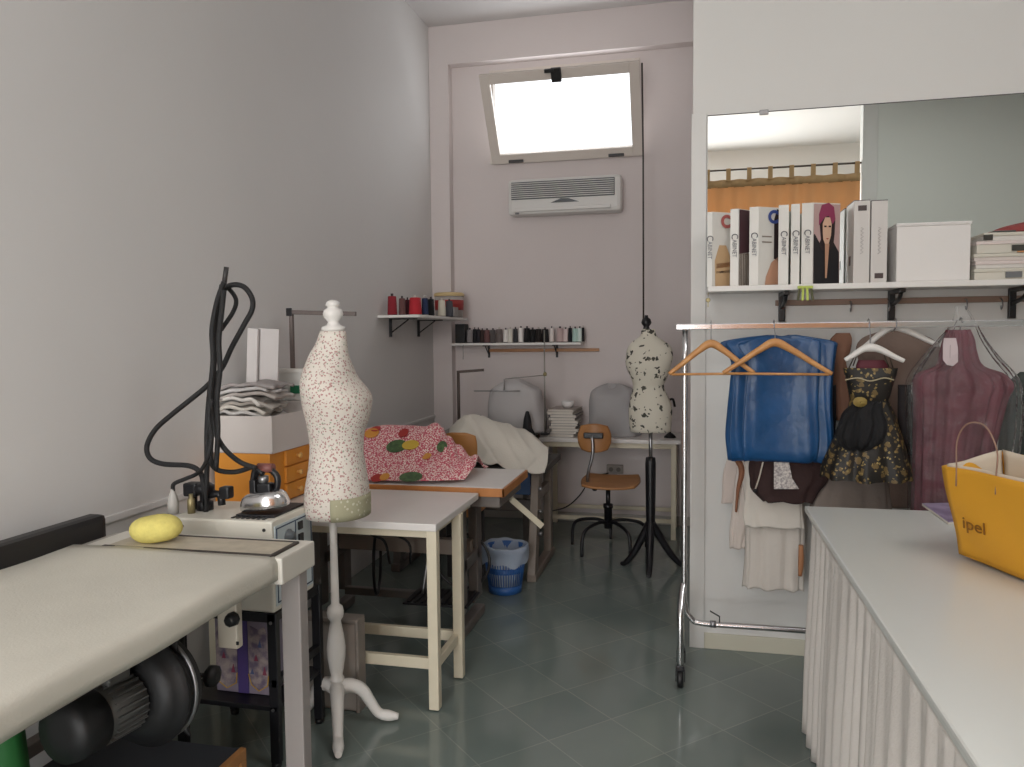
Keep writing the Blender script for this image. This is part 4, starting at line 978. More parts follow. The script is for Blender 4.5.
# damper rod and knob
ka, kb = aY(183, 673, 1.95), aY(212, 676, 1.95)
dr = thing('damper_knob', 'black knob on a grey rod reaching out beside the vacuum fan', 'knob', ka)
M().tube([aY(160, 672, 1.9), kb], .007, 8).build('rod', DGREY, dr)
dd_ = (kb - ka).normalized()
M().lathe([(.012, -.02), (.03, -.01), (.033, 0), (.03, .012), (.012, .02)], kb, axis=dd_, n=8).build('knob', BLKP, dr)
M().tube([ka + Vector((0, 0, .12)), ka, ka + Vector((0, .0, -.02))], .008, 8).build('bracket', DGREY, dr)
M().tube([ka + Vector((.0, 0, -.02)), aY(183, 715, 1.95), aY(186, 728, 1.95), aY(190, 736, 1.95)], [.003, .003, .009, .004], 8, 4).build('pedal_cord', BLKP, dr)
# cream switch housing under the table edge
s0, s1 = aY(223, 612, 2.0), aY(247, 646, 2.0)
sw = thing('switch_housing', 'cream switch housing with black knob under the ironing table', 'switch box', ((s0.x + s1.x) / 2, 2.0, s1.z))
M().box((s0.x, 1.97, s1.z), (s1.x - .012, 2.0, iz - .078), .005).build('housing', mat('cream_housing', 'c4bdae', 0.45), sw)
M().lathe([(.02, 0), (.022, .006), (.018, .025), (.008, .028)], (s1.x - .02, 1.97, s0.z - .004), axis=(0, -1, 0), n=8).build('knob', BLKP, sw)
M().box((s1.x - .014, 1.966, s1.z + .015), (s1.x - .006, 1.97, s1.z + .025), .001).build('rivet', BLACK, sw)
# dark chest below, with wood rim
db = thing('storage_crate', 'dark blue topped crate with wooden rim under the ironing table', 'crate', (-1.62, 1.9, 0))
M().box((-1.86, 1.66, .235), (-1.335, 2.055, .25), .002).build('lid', mat('dark_blue_top', '23272e', 0.6), db)
M().box((-1.85, 1.67, .0), (-1.345, 2.045, .235), .003).build('crate_body', mat('crate_dark', '2c2a28', 0.6), db)
k = M(); k.box((-1.345, 1.66, .22), (-1.325, 2.06, .252), .002); k.box((-1.345, 1.66, .0), (-1.325, 1.69, .22), .002); k.box((-1.345, 2.03, 0), (-1.325, 2.06, .22), .002); k.box((-1.345, 1.66, .0), (-1.325, 2.06, .03), .002)
k.build('wood_rim', mat('crate_wood', '9a6a3a', 0.5), db)
M().box((-1.346, 1.69, .03), (-1.338, 2.03, .22)).build('white_panel', mat('crate_white', 'b9b5ae', 0.5), db)
gz = aY(-14, 750, 1.52)
gb = M()
rs = []
for i in range(9):
    t = i / 8; z = .66 * t
    rs.append([Vector((gz.x - .02 + (.12 - .03 * t * t) * (1 + .05 * math.sin(5 * th + 3 * t)) * math.cos(th), 1.54 + (.09 - .04 * t * t) * math.sin(th), z)) for th in [2 * PI * j / 24 for j in range(24)]])
gb.rings(rs); tag(gb.build('cloth_bag', mat('green_bag', '236a30', 0.6)), 'green bag standing under the near end of the ironing table', 'bag')

# ------------------------------------------------------------ mirror and shelf on the right wall
mr = thing('wall_mirror', 'wide frameless mirror above the shelf on the right wall', 'mirror', (1.3, YP, 1.73))
M().box((.066, YP - .008, 1.716), (2.62, YP - .003, 2.505), .001).build('mirror_glass', mirror_mat(), mr)
M().box((.066, YP - .0025, 1.716), (2.62, YP, 2.51)).build('backing', DGREY, mr)
p = aY(764, 109, YP - .01); M().box((p.x - .02, YP - .014, 2.492), (p.x + .02, YP, 2.515), .003).build('mirror_clip', STEEL, mr)
sf_ = thing('wall_shelf', 'long white shelf on black brackets under the mirror', 'shelf', (1.2, 3.62, 1.70))
SY0 = 3.52; ZS = 1.712
M().box((.066, SY0, ZS - .024), (2.4, YP - .001, ZS), .003).build('board', WHITE, sf_)
for px in (782, 892, 1013):
    p = aY(px, 300, YP - .03)
    k = M(); k.box((p.x - .014, YP - .03, ZS - .155), (p.x + .014, YP - .009, ZS - .025), .003); k.box((p.x - .012, SY0 + .03, ZS - .042), (p.x + .012, YP - .02, ZS - .025), .003)
    k.tube([(p.x, SY0 + .06, ZS - .042), (p.x, SY0 + .10, ZS - .07), (p.x, YP - .03, ZS - .09)], .009, 8, 4)
    k.build('bracket', BLACK, sf_)
hr = thing('hook_rail', 'narrow wooden rail with hooks on the wall below the shelf', 'rail', (.9, YP, 1.6))
a_, b_ = aY(775, 303, YP), aY(1010, 300, YP)
M().box((a_.x, YP - .018, a_.z - .014), (b_.x + .35, YP, a_.z + .012), .003).build('batten', mat('batten_wood', '8d7364', 0.5), hr)
for px in (850, 888, 965, 1000):
    p = aY(px, 306, YP - .02)
    M().tube([(p.x, YP - .018, a_.z), (p.x, YP - .04, a_.z - .005), (p.x, YP - .05, a_.z - .03), (p.x, YP - .035, a_.z - .045), (p.x, YP - .03, a_.z - .03)], .003, 6, 4).build('hook', STEEL, hr)

# binders fanned out: spine to the front, printed cover turned to the right
INK = mat('dark_ink', '3a3c44', 0.5); PAPW = mat('binder_white', 'd8d6d0', 0.35)
def binder(px0, px1, px2, pyt, pyb, label, skin, cletter=None, ybase=3.60):
    """spine spans px0..px1, front cover px1..px2"""
    z0_ = ZS + .001; A = aY(px0, pyb, ybase); B = aY(px1, pyb, ybase)
    top = aY((px0 + px1) / 2, pyt, ybase).z
    t = thing('binder', label, 'binder', (A.x, ybase, z0_), 'white binders on the shelf')
    yd = .035 if px2 - px1 > 3 else .09
    Cc = Vector((aY(px2, pyb, ybase + .06).x, ybase + .06, 0)) if px2 - px1 > 3 else Vector((B.x + .012, ybase + .12, 0))
    dv = Vector((Cc.x - B.x, Cc.y - B.y, 0))
    pts = [(A.x, ybase), (B.x, ybase - .004), (B.x + dv.x, ybase - .004 + dv.y), (A.x + dv.x, ybase + dv.y)]
    k = M(); k.rings([[Vector((x, y, z)) for x, y in pts] for z in (z0_, top)], smooth=False)
    k.build('binder_case', PAPW, t)
    sd = Vector((B.x - A.x, -.004, 0)).normalized()
    ctr = Vector(((A.x + B.x) / 2, ybase - .006, (z0_ + top) / 2 + .0))
    text('C', .040, INK, t, ctr + Vector((0, -.001, .062)), (0, 0, -1), sd, 'spine_initial', squash=.9)
    text('ABINET', .026, mat('spine_ink', '6a6c72', 0.5), t, ctr + Vector((0, -.001, .036)), (0, 0, -1), sd, 'spine_lettering', squash=.9)
    if px2 - px1 > 3:
        dn = dv.normalized(); nn = Vector((dn.y, -dn.x, 0)); 
        if nn.y > 0: nn = -nn
        O = Vector((B.x, ybase - .004, 0)) + nn * .002
        W_ = dv.length; h_ = top - z0_
        def cp(u, v, e=0): return O + dn * (u * W_) + Vector((0, 0, z0_ + v * h_)) + nn * e
        for nm, m_, poly_ in skin:
            M().poly([cp(u, v) for u, v in poly_], d=nn * .0012).build(nm, m_, t)
        if cletter: text('C', .075, mat('letter_' + cletter, cletter, 0.5), t, cp(.42, .87, .003), dn, (0, 0, 1), 'cover_letter', bold=.0035)
    return t
SK = mat('cover_skin', 'b98e74', 0.5); SKL = mat('cover_skin_light', 'd2ae94', 0.5); HB = mat('cover_hair_dark', '2a1c1e', 0.5); BLD = mat('cover_blonde', 'c2a27c', 0.5)
OR = mat('cover_orange', 'bb7a48', 0.5); ST = mat('cover_stripe', '8d8278', 0.5)
binder(707, 712, 731, 212, 287, 'leftmost white binder with a red letter and a blond figure on its cover', [('cover_figure', BLD, [(.15, .0), (.9, 0), (.95, .4), (.7, .56), (.35, .56), (.12, .35)]), ('cover_strip', OR, [(.2, .25), (.95, .28), (.95, .34), (.2, .31)]), ('cover_bar', HB, [(.2, .18), (.95, .2), (.95, .23), (.2, .21)])], 'b0605c', 3.60)
binder(730, 738, 749, 209, 287, 'second white binder from the left, dark head above striped clothing on its cover', [('cover_hair', mat('cover_plum', '4a2e34', 0.5), [(.05, .42), (.95, .45), (.95, .99), (.05, .99)]), ('cover_clothes', ST, [(.05, .0), (.95, .0), (.95, .44), (.05, .42)])] + [('cover_stripe', mat('cover_cream', 'd6cec4', 0.5), [(.1 + i * .22, .0), (.2 + i * .22, .0), (.12 + i * .22, .42), (.04 + i * .22, .42)]) for i in range(4)], None, 3.60)
binder(749, 758, 779, 207, 287, 'white binder with a blue letter and a dark-haired profile on its cover', [('cover_hair', HB, [(.72, .35), (1, .3), (1, .96), (.85, .98), (.72, .85)]), ('cover_shoulder', SK, [(.3, .0), (.95, .0), (.95, .38), (.6, .3), (.35, .12)]), ('cover_text_line', ST, [(.15, .62), (.6, .62), (.6, .635), (.15, .635)]), ('cover_text_line', ST, [(.15, .55), (.6, .55), (.6, .565), (.15, .565)])], '3a4c8c', 3.60)
binder(778, 788, 791, 205, 285, 'slim white binder standing left of the two close-set ones', [], None, 3.59)
binder(790.5, 799, 801.5, 204, 284, 'slim white binder between its two close-set neighbours', [], None, 3.59)
PK = mat('cover_magenta_hair', '8c3456', 0.5); BK = mat('cover_black_jacket', '1a181c', 0.5)
hair = [(.22, .5), (.28, .55), (.24, .7), (.2, .85), (.3, .97), (.55, 1.0), (.74, .95), (.8, .8), (.78, .62), (.74, .48), (.62, .42), (.45, .42), (.3, .42)]
face = [(.34, .62), (.36, .55), (.46, .47), (.56, .5), (.64, .6), (.66, .74), (.6, .82), (.42, .82), (.33, .74)]
binder(801, 812, 839, 203, 283, 'white binder with a magenta-haired woman in a black jacket on its cover', [
 ('cover_background', mat('cover_pinkbg', 'b99c98', 0.5), [(.02, .01), (.98, .01), (.98, .985), (.02, .985)])], None, 3.59)
b7 = bpy.context.collection.objects[[o.name for o in C.objects if o.name.startswith('binder') and o.type == 'EMPTY'][-1]]
Bx = aY(812, 283, 3.59); Cx2 = aY(839, 283, 3.65)
dv = Vector((Cx2.x - Bx.x, .06, 0)); dn = dv.normalized(); nn = Vector((dn.y, -dn.x, 0)); top_ = aY(806.5, 203, 3.59).z
O = Vector((Bx.x, 3.586, 0)) + nn * .0026
def cp(u, v, e=0): return O + dn * (u * dv.length) + Vector((0, 0, ZS + .001 + v * (top_ - ZS))) + nn * e
for e, (nm, m_, pl) in enumerate([('cover_jacket', BK, [(.02, .01), (.97, .01), (.95, .4), (.75, .52), (.5, .45), (.25, .5), (.05, .62), (.02, .6)]), ('cover_hair', HB, hair), ('cover_fringe', PK, [(.2, .72), (.2, .86), (.3, .97), (.55, 1.0), (.74, .95), (.8, .8), (.7, .74), (.55, .84), (.4, .82)]), ('cover_face', SKL, face), ('cover_neckline', SK, [(.42, .5), (.58, .5), (.5, .08), (.44, .08)]), ('cover_eye', HB, [(.38, .70), (.46, .70), (.46, .72), (.38, .72)]), ('cover_eye', HB, [(.54, .70), (.62, .70), (.62, .72), (.54, .72)]), ('cover_mouth', RD, [(.44, .565), (.55, .565), (.5, .55)])]):
    M().poly([cp(u, v, .0008 * e) for u, v in pl], d=nn * .0008).build(nm, m_, b7)
# two box files
def box_file(px0, px1, pyt, pyb, label, plate_low, side):
    y = 3.56; A, B = aY(px0, pyb, y), aY(px1, pyb, y); top = aY(px0, pyt, y).z; z0_ = ZS + .001
    t = thing('box_file', label, 'binder', (A.x, y, z0_), 'white box files on the shelf')
    M().box((A.x, y, z0_), (B.x - .001, y + .17, top), .003).build('file_case', mat('file_white', 'd0ccc8', 0.4), t)
    M().box((A.x, y + .002, top), (B.x - .001, y + .17, top + .003)).build('dark_lid', mat('file_dark_edge', '5c5656', 0.5), t)
    cz = z0_ + .03 if plate_low else top - .03; cx_ = (A.x + B.x) / 2
    M().box((cx_ - .017, y - .002, cz - .012), (cx_ + .017, y + .001, cz + .010), .001).build('label_plate', mat('plate_brown', '4c4040', 0.4), t)
    text('Capelli', .034, mat('faint_ink', 'a29c9c', 0.5), t, (cx_, y - .002, (z0_ + top) / 2 + (.045 if not plate_low else .075)), (0, 0, -1), (1, 0, 0), 'spine_lettering') if False else None
    k = M()
    for i in range(7):
        zz = (z0_ + top) / 2 - .05 + i * .016
        k.tube([(cx_ - .006, y - .001, zz), (cx_ + .006, y - .001, zz + .008), (cx_ - .004, y - .001, zz + .014)], .0012, 5)
    k.build('script_lettering', mat('faint_ink', 'a29c9c', 0.5), t)
    if side: M().box((A.x - .002, y + .06, z0_ + .08), (A.x + .001, y + .09, z0_ + .12), .001).build('side_plate', mat('plate_brown'), t)
box_file(853, 869.5, 201, 280, 'white box file with its dark plate near the top', False, True)
box_file(870.5, 887, 201, 279, 'white box file with its dark plate near the bottom', True, False)
# white lidded box
A, B = aY(896, 279, 3.56), aY(970, 277, 3.56); top = aY(896, 224, 3.56).z
wbx = thing('storage_box', 'plain white ridged storage box between the box files and the stacked cartons', 'box', (A.x, 3.62, ZS))
M().box((A.x, 3.56, ZS + .001), (B.x, 3.745, top), .005).build('box_body', mat('box_white', 'e2dfdc', 0.5, bump=.2, bscale=8), wbx)
M().box((A.x - .003, 3.556, top - .012), (B.x + .003, 3.748, top + .002), .003).build('lid', mat('box_lid', 'd9d6d3', 0.5), wbx)
# stacked flat cartons
zc = ZS + .001; X0 = aY(975, 277, 3.56).x
names = ['lowest of the stack, with a grey label', 'second from the bottom of the stack, plain', 'third from the bottom, plain and thin', 'with dark label and orange print, near the top', 'topmost of the stack, pinkish white']
hs = [.046, .030, .030, .050, .034]
for i in range(5):
    ox = [-.002, .002, -.004, .003, .03][i]
    t = thing('flat_carton', 'flat white carton at the shelf end, ' + names[i], 'carton', (X0 + .15, 3.64, zc), 'flat cartons stacked on the shelf')
    M().box((X0 + ox, 3.56 - .003 * (i % 2), zc), (X0 + ox + .32, 3.745, zc + hs[i] - .012), .003).build('carton_body', mat('carton_%d' % (i % 3), ['d0ccc0', 'd6d2cc', 'cfc6c0'][i % 3], 0.5), t)
    M().box((X0 + ox - .003, 3.556 - .003 * (i % 2), zc + hs[i] - .014), (X0 + ox + .323, 3.748, zc + hs[i]), .003).build('lid', mat('carton_lid_%d' % (i % 2), ['cdc9bc', 'd8ccc8'][i % 2], 0.5), t)
    if i in (0, 3):
        xx = X0 + .11 + .02 * (i > 0)
        M().box((xx, 3.551, zc + .008), (xx + .06, 3.5555, zc + .032), .001).build('label_plate', mat('label_grey_%d' % i, ['6e7072', '3a3a36'][i > 0], 0.4), t)
    if i == 3: M().box((X0 + .15, 3.553, zc - .001 + .002), (X0 + .19, 3.5565, zc + .007), .0005).build('orange_print', mat('orange_ink', 'c48a5a', 0.5), t)
    if i == 4: M().box((X0 + ox - .004, 3.552, zc + .004), (X0 + ox + .03, 3.5575, zc + .026), .001).build('dark_clasp', mat('label_grey_3', '3a3a36'), t)
    zc += hs[i] + .0005
rs = []
cxr = X0 + .25
for i in range(9):
    t = i / 8; rr = math.cos(t * PI / 2) ** .8 if t < 1 else 0.02
    rs.append([Vector((cxr + .17 * max(rr, .02) * math.cos(a), 3.65 + .08 * max(rr, .02) * math.sin(a), zc + .004 + .05 * t)) for a in [2 * PI * j / 28 for j in range(28)]])
rc = M().rings(rs).build('red_cap', mat('dull_red_felt', '8e3c3a', 0.7)); tag(rc, 'dull red soft cap lying on top of the cartons', 'cap')
M().box((cxr - .185, 3.57, zc + .0), (cxr - .10, 3.6, zc + .008), .003).build('strap', mat('label_grey_3'), rc)
# key ring hanging at the shelf edge
p = aY(805, 291, 3.51)
kr = thing('key_ring', 'yellow-green key ring tag hanging off the shelf edge', 'key ring', p)
for dx, cl_ in ((-.022, 'key_dark'), (-.008, 'key_lime'), (.008, 'key_lime'), (.024, 'key_dark')):
    M().bar((p.x + dx, 3.508, p.z + .01), (p.x + dx * 1.3, 3.505, p.z - .04), .010, .006, .002).build('tag_strip', mat(cl_, {'key_dark': '4a4c2c', 'key_lime': 'b4c45c'}[cl_], 0.4), kr)
M().box((p.x - .03, 3.505, p.z + .01), (p.x + .032, 3.53, p.z + .022), .003).build('tag_loop', mat('key_lime', 'b4c45c', 0.4), kr)
p = aY(707, 292, 3.50)
kk = thing('small_key', 'small brass key dangling from the left end of the shelf', 'key', p)
M().lathe([(.008, 0), (.01, .002), (.008, .004)], (p.x + .005, 3.51, p.z - .035), axis=(0, -1, 0), n=12).build('key_bow', mat('brass'), kk)
k = M(); k.tube([(p.x + .005, 3.508, p.z), (p.x + .005, 3.508, p.z - .028)], .0015, 5); k.box((p.x + .003, 3.506, p.z - .065), (p.x + .007, 3.509, p.z - .042)); k.build('key_blade', mat('brass'), kk)

# ------------------------------------------------------------ garment rack
YR = 3.40
rk = thing('garment_rack', 'chrome rolling garment rack in front of the right wall', 'garment rack', (.9, YR, 0))
pt_ = aY(685, 327, YR); zr = pt_.z; xr0 = pt_.x
M().box((aY(676, 327, YR).x, YR - .016, zr - .013), (2.35, YR + .016, zr + .013), .004).build('top_bar', CHROME, rk)
xe = 2.25
M().tube([(xr0, YR, zr), (xr0, YR, .5), (xr0 + .003, YR, .33), (xr0 + .03, YR, .27), (xr0 + .09, YR, .25), (xr0 + .4, YR, .25), (xe - .1, YR, .25), (xe - .02, YR, .28), (xe, YR, .4), (xe, YR, zr)], .0125, 12, 6).build('frame_tube', CHROME, rk)
M().tube([(xr0 - .001, YR + .03, zr - .015), (xr0 - .001, YR + .03, .30)], .008, 10).build('inner_post', CHROME, rk)
k = M(); k.tube([(xr0 + .11, YR, .25), (xr0 + .135, YR, .25)], .0155, 12); k.build('collar', STEEL, rk)
M().tube([(xr0 + .15, YR, .26), (xr0 + .15, YR, .285), (xr0 + .11, YR - .01, .31)], .003, 6).build('wire_clip', BLACK, rk)
for xx in (xr0, xe):
    for s_ in (-1, 1):
        ft = M().tube([(xx, YR, .42), (xx - .008, YR + s_ * .03, .38), (xx - .014, YR + s_ * .09, .3), (xx - .014, YR + s_ * .1, .18), (xx - .014, YR + s_ * .1, .095)], .0145, 10, 5).build('foot_tube', CHROME, rk)
        y_ = YR + s_ * .1
        k = M(); k.box((xx - .03, y_ - .014, .075), (xx + .002, y_ + .014, .10), .004); k.box((xx - .034, y_ - .012, .03), (xx - .029, y_ + .02, .085), .001); k.box((xx + .001, y_ - .012, .03), (xx + .006, y_ + .02, .085), .001)
        k.build('caster_fork', BLACK, ft)
        M().lathe([(.01, -.013), (.034, -.013), (.039, -.007), (.039, .007), (.034, .013), (.01, .013)], (xx - .014, y_ + .004, .0395), axis=(1, 0, 0), n=22).build('caster_wheel', BLKP, ft)

def hanger(apx, apy, l, r, label, m, y, barw=True, hookm=STEEL, thick=.016, group='hangers on the rack'):
    """apex px, arm end px"""
    A = aY(apx, apy, y); Lp = aY(l[0], l[1], y); Rp = aY(r[0], r[1], y)
    t = thing('clothes_hanger', label, 'hanger', (A.x, y, A.z), group)
    k = M()
    k.tube([Lp + Vector((0, 0, 0)), Lp.lerp(A, .3) + Vector((0, 0, .004)), Lp.lerp(A, .7) + Vector((0, 0, .012)), A + Vector((0, 0, .006)), Rp.lerp(A, .7) + Vector((0, 0, .012)), Rp.lerp(A, .3) + Vector((0, 0, .004)), Rp], [.009, .011, .014, .018, .014, .011, .009], 10, 6)
    k.build('hanger_arms', m, t)
    d = zr + .013 + .006 - A.z
    hk = [(A.x, y, A.z + .01), (A.x, y, A.z + d * .6), (A.x + .0, y, zr - .02)]
    pts = [Vector((A.x, y, A.z + .01)), Vector((A.x, y, zr - .03))] + [Vector((A.x, YR + math.cos(a) * .022 * (1 if y <= YR else 1), zr + .004 + math.sin(a) * .02)) for a in (PI * 1.2, PI, PI * .75, PI * .5, PI * .25, 0, -.3)]
    M().tube(pts, .0022, 6).build('hook', hookm, t)
    if barw: M().tube([Lp + Vector((.012, 0, -.002)), Rp + Vector((-.012, 0, -.002))], .0055, 8).build('trouser_bar', m, t)
    return t
hanger(711, 345, (669, 374), (754, 373), 'empty light wooden hanger at the left end of the rack', WOODH, 3.375)
hanger(775, 344, (723, 373), (832, 374), 'light wooden hanger hanging in front of the blue garment bag', WOODH, 3.345)
hanger(870, 349, (845, 360), (904, 361), 'white hanger carrying the black and gold dress', WHITE, 3.365, False)
hanger(893, 328, (858, 352), (938, 345), 'white hanger holding the light brown garment', WHITE, 3.44, False)

# blue plastic garment bag
BBAG = mat('blue_plastic_bag', '174c7e', 0.38, col2='13426e', scale=6, bump=.9, bscale=9, spec=.5)
rows = [(336, 768, 796, .004), (339, 742, 812, .010), (343, 724, 831, .014), (350, 727, 832, .018), (362, 734, 831, .022), (385, 733, 829, .026), (410, 731, 829, .028), (435, 729.5, 831, .028), (452, 731, 830, .026), (461, 732, 829, .012)]
tag(hung(rows, 3.42, .05, .26, k=10, phase=.4, sq=5.0, n=110, grow=False).build('garment_bag', BBAG), 'blue plastic garment bag behind the light wooden hanger', 'garment bag')
# dark brown garment under the bag with a printed white tag
DBR = mat('dark_brown_cloth', '33201f', 0.85, bump=.3, bscale=60)
gm = thing('brown_garment', 'dark brown garment hanging below the blue bag with a printed white tag', 'garment', (.4, 3.46, .8))
rows = [(420, 760, 815, .02), (450, 752, 826, .03), (468, 749, 829, .03), (480, 750, 826, .03), (490, 752, 818, .03), (502, 764, 812, .025)]
hung(rows, 3.475, .03, .18, k=6, phase=2).build('cloth', DBR, gm)
p = [aY(a, b, 3.425) for a, b in ((774, 462), (789, 462), (792, 478), (799, 489), (774, 489))]
M().poly(p, d=(0, .003, 0)).build('printed_tag', mat('tag_white', 'd2ccc6', 0.7, col2='8c8688', scale=90), gm)
M().tube([aY(763, 462, 3.42), aY(759, 478, 3.42), aY(755, 490, 3.42)], .0035, 6, 3).build('pale_cord', mat('pale_cord', 'b8b0a4', 0.6), gm)
M().lathe([(.009, 0), (.011, .008), (.006, .014)], aY(755, 492, 3.42), n=10).build('toggle', BLACK, gm)
# white garments behind
WG = mat('white_linen', 'c9c2ba', 0.85, bump=.25, bscale=50)
rows = [(440, 742, 800, .02), (470, 741, 803, .03), (500, 745, 803, .03), (525, 746, 804, .035), (555, 746, 804, .035), (575, 745, 803, .035), (588, 744, 803, .035)]
tag(hung(rows, 3.56, .03, .22, k=8, phase=1).build('white_skirt', WG), 'long white pleated skirt hanging lowest on the rack', 'skirt')
rows = [(450, 742, 772, .015), (480, 735, 760, .02), (505, 733, 762, .02), (530, 730, 752, .02), (548, 730, 745, .015)]
tag(hung(rows, 3.60, .02, .2, k=5, phase=3).build('white_blouse', mat('white_blouse', 'd0c6be', 0.85, bump=.25, bscale=50)), 'short off-white blouse beside the long white skirt', 'blouse')
rows = [(460, 745, 800, .012), (490, 746, 802, .015), (515, 744, 803, .018), (527, 746, 804, .018)]
tag(hung(rows, 3.515, .02, .2, k=6, phase=5).build('cream_blouse', mat('cream_blouse', 'cfc9c0', 0.85, bump=.25, bscale=50)), 'cream blouse overlapping the top of the long white skirt', 'blouse')
rows = [(455, 728, 742, .008), (475, 723, 741, .01), (495, 722, 738, .01), (503, 721, 736, .008)]
tag(hung(rows, 3.64, .01, .15, k=3).build('pale_scarf', mat('pale_scarf', 'cbbfb8', 0.85)), 'pale scarf end hanging left below the blue bag', 'scarf')
a = [aY(736, 458, 3.55), aY(742, 470, 3.55), aY(738, 490, 3.55), aY(736, 512, 3.55)]
tag(M().tube(a, [.012, .014, .008, .005], 8, 5).build('brown_strap', mat('tan_strap', '8a5c42', 0.7)), 'brown strap dangling left of the dark brown garment', 'strap')
tag(M().tube([aY(801, 545, 3.5), aY(801, 562, 3.5), aY(800, 576, 3.5)], [.01, .012, .008], 8, 4).build('wooden_toggle', mat('tan_wood', 'a87450', 0.6)), 'tan wooden hanger end beside the long white skirt', 'hanger')

# light brown garment and grey-brown skirt behind the brocade dress
TAN = mat('light_brown_cloth', '7c6a60', 0.85, bump=.3, bscale=50, noise=.1, scale=5)
rows = [(331, 880, 905, .02), (338, 862, 930, .03), (350, 856, 940, .04), (370, 862, 935, .04), (395, 866, 930, .045), (430, 862, 930, .05), (470, 856, 926, .05), (505, 850, 922, .05)]
tag(hung(rows, 3.58, .04, .10, k=6, phase=2).build('brown_jacket', TAN), 'light brown jacket hanging behind the black and gold dress', 'jacket')
rows = [(333, 836, 850, .015), (340, 830, 852, .02), (352, 828, 850, .03), (362, 829, 846, .03), (380, 832, 850, .03), (420, 834, 852, .03)]
tag(hung(rows, 3.62, .02, .1, k=4).build('tan_blouse', mat('tan_cloth', '7d5a48', 0.85)), 'reddish tan blouse shoulder between blue bag and dress hanger', 'blouse')
rows = [(440, 832, 880, .02), (465, 826, 885, .03), (480, 820, 888, .04), (495, 814, 890, .045), (515, 808, 892, .045)]
tag(hung(rows, 3.53, .04, .15, k=7).build('grey_skirt', mat('grey_brown_cloth', '8a7f78', 0.85, bump=.2)), 'grey-brown skirt showing below the black and gold dress', 'skirt')
rows = [(385, 824, 836, .01), (420, 820, 836, .015), (460, 822, 834, .015), (470, 826, 832, .012)]
tag(hung(rows, 3.52, .01, .1, k=3).build('black_garment', mat('black_cloth', '16161a', 0.8)), 'narrow black garment squeezed beside the blue bag', 'garment')
rows = [(385, 898, 915, .02), (420, 898, 916, .03), (455, 900, 916, .03)]
tag(hung(rows, 3.50, .02, .1, k=3).build('dark_skirt', mat('dark_grey_cloth', '2e2a2c', 0.8)), 'dark skirt edge between the gold dress and the burgundy dress', 'skirt')

# brocade dress
BRO = dots('black_gold_brocade', '1c1915', [(26, .34, '6e5a34', .9), (46, .24, '8f7a48', .7), (36, .14, 'a8925a', .5)], rough=.5)
dr_ = thing('brocade_dress', 'black and gold brocade dress with flared skirt and black tulle bow', 'dress', (.72, 3.37, .9))
rows = [(368, 843, 898, .03), (376, 845, 896, .05), (385, 847, 893, .05), (395, 849, 890, .045), (401, 850, 888, .04)]
hung(rows, 3.385, .04, .02, k=5, sq=2.2, cap=False).build('bodice', BRO, dr_)
rows = [(400, 850, 888, .04), (412, 846, 894, .06), (430, 838, 900, .08), (450, 829, 906, .10), (466, 823, 910, .11), (478, 822, 911, .115)]
hung(rows, 3.385, .05, .14, k=8, phase=.7, sq=2.0, cap=False).build('skirt', BRO, dr_)
k = M().tube([aY(845, 380, 3.33), aY(858, 378, 3.325), aY(870, 381, 3.325), aY(884, 378, 3.325), aY(894, 380, 3.33)], .003, 6, 5); k.build('gold_piping', mat('pale_gold', 'a89c80', 0.4), dr_)
for s_ in ((849, 368, 856, 355), (853, 366, 858, 354), (889, 367, 884, 357), (893, 368, 889, 357)):
    M().tube([aY(s_[0], s_[1], 3.36), aY(s_[2], s_[3] - 2, 3.365)], .003, 6).build('strap', mat('dark_strap', '3a3026', 0.6), dr_)
hung([(360, 858, 884, .015), (366, 856, 888, .018), (372, 856, 888, .018)], 3.40, .02, .02, k=3).build('lining', mat('wine_lining', '5c2430', 0.7), dr_)
TUL = mat('black_tulle', '101013', 0.85, bump=.5, bscale=40)
rows = [(402, 858, 882, .02), (412, 845, 882, .035), (422, 840, 885, .045), (434, 836, 884, .05), (444, 840, 878, .04), (450, 850, 868, .015)]
hung(rows, 3.30, .03, .22, k=9, phase=1.4, grow=False).build('tulle_bow', TUL, dr_)
k = M(); c = aY(860, 402, 3.27)
for i in range(4): k.tube([c + Vector((math.cos(a) * (.022 - .005 * i), -.003 * i, math.sin(a) * (.016 - .0035 * i))) for a in [2 * PI * j / 14 for j in range(15)]], .005, 6)
k.build('rosette', mat('gold_rosette', '8e7a3e', 0.5), dr_)

# burgundy dress in clear film
BUR = mat('burgundy_pleats', '6b2b3b', 0.7, col2='5a2231', scale=10, bump=.3, bscale=60)
bd = thing('burgundy_dress', 'burgundy pleated dress with white paper tag inside clear film', 'dress', (1.0, 3.4, .8))
rows = [(330, 946, 970, .02), (340, 943, 974, .03), (352, 940, 976, .035), (366, 936, 982, .045), (374, 918, 1003, .06), (386, 914, 1012, .07), (400, 915, 1006, .07), (430, 915, 998, .075), (465, 914, 990, .08), (500, 913, 988, .085), (525, 912, 988, .085)]
hung(rows, 3.40, .05, .10, k=15, phase=.2, grow=False, n=110).build('dress_cloth', BUR, bd)
q = [(944, 338), (956, 338), (958, 348), (958, 362), (953, 366), (947, 365), (943, 360), (943, 345)]
M().poly([aY(a, b, 3.335) for a, b in q], d=(0, .002, 0)).build('paper_tag', mat('tag_paper', 'cdbfc2', 0.6), bd)
M().box(aY(949.7, 358, 3.3345), aY(950.5, 345, 3.335) + Vector((0, .0003, 0))).build('tag_print', mat('tag_ink', '9a8a8e', 0.6), bd)
M().tube([aY(960, 330, YR), aY(961, 320, YR)] + [Vector((aY(961, 320, YR).x, YR + .02 * math.cos(a), zr + .004 + .02 * math.sin(a))) for a in (PI, PI * .75, PI * .5, PI * .25, 0)], .0025, 6).build('hanger_hook', STEEL, bd)
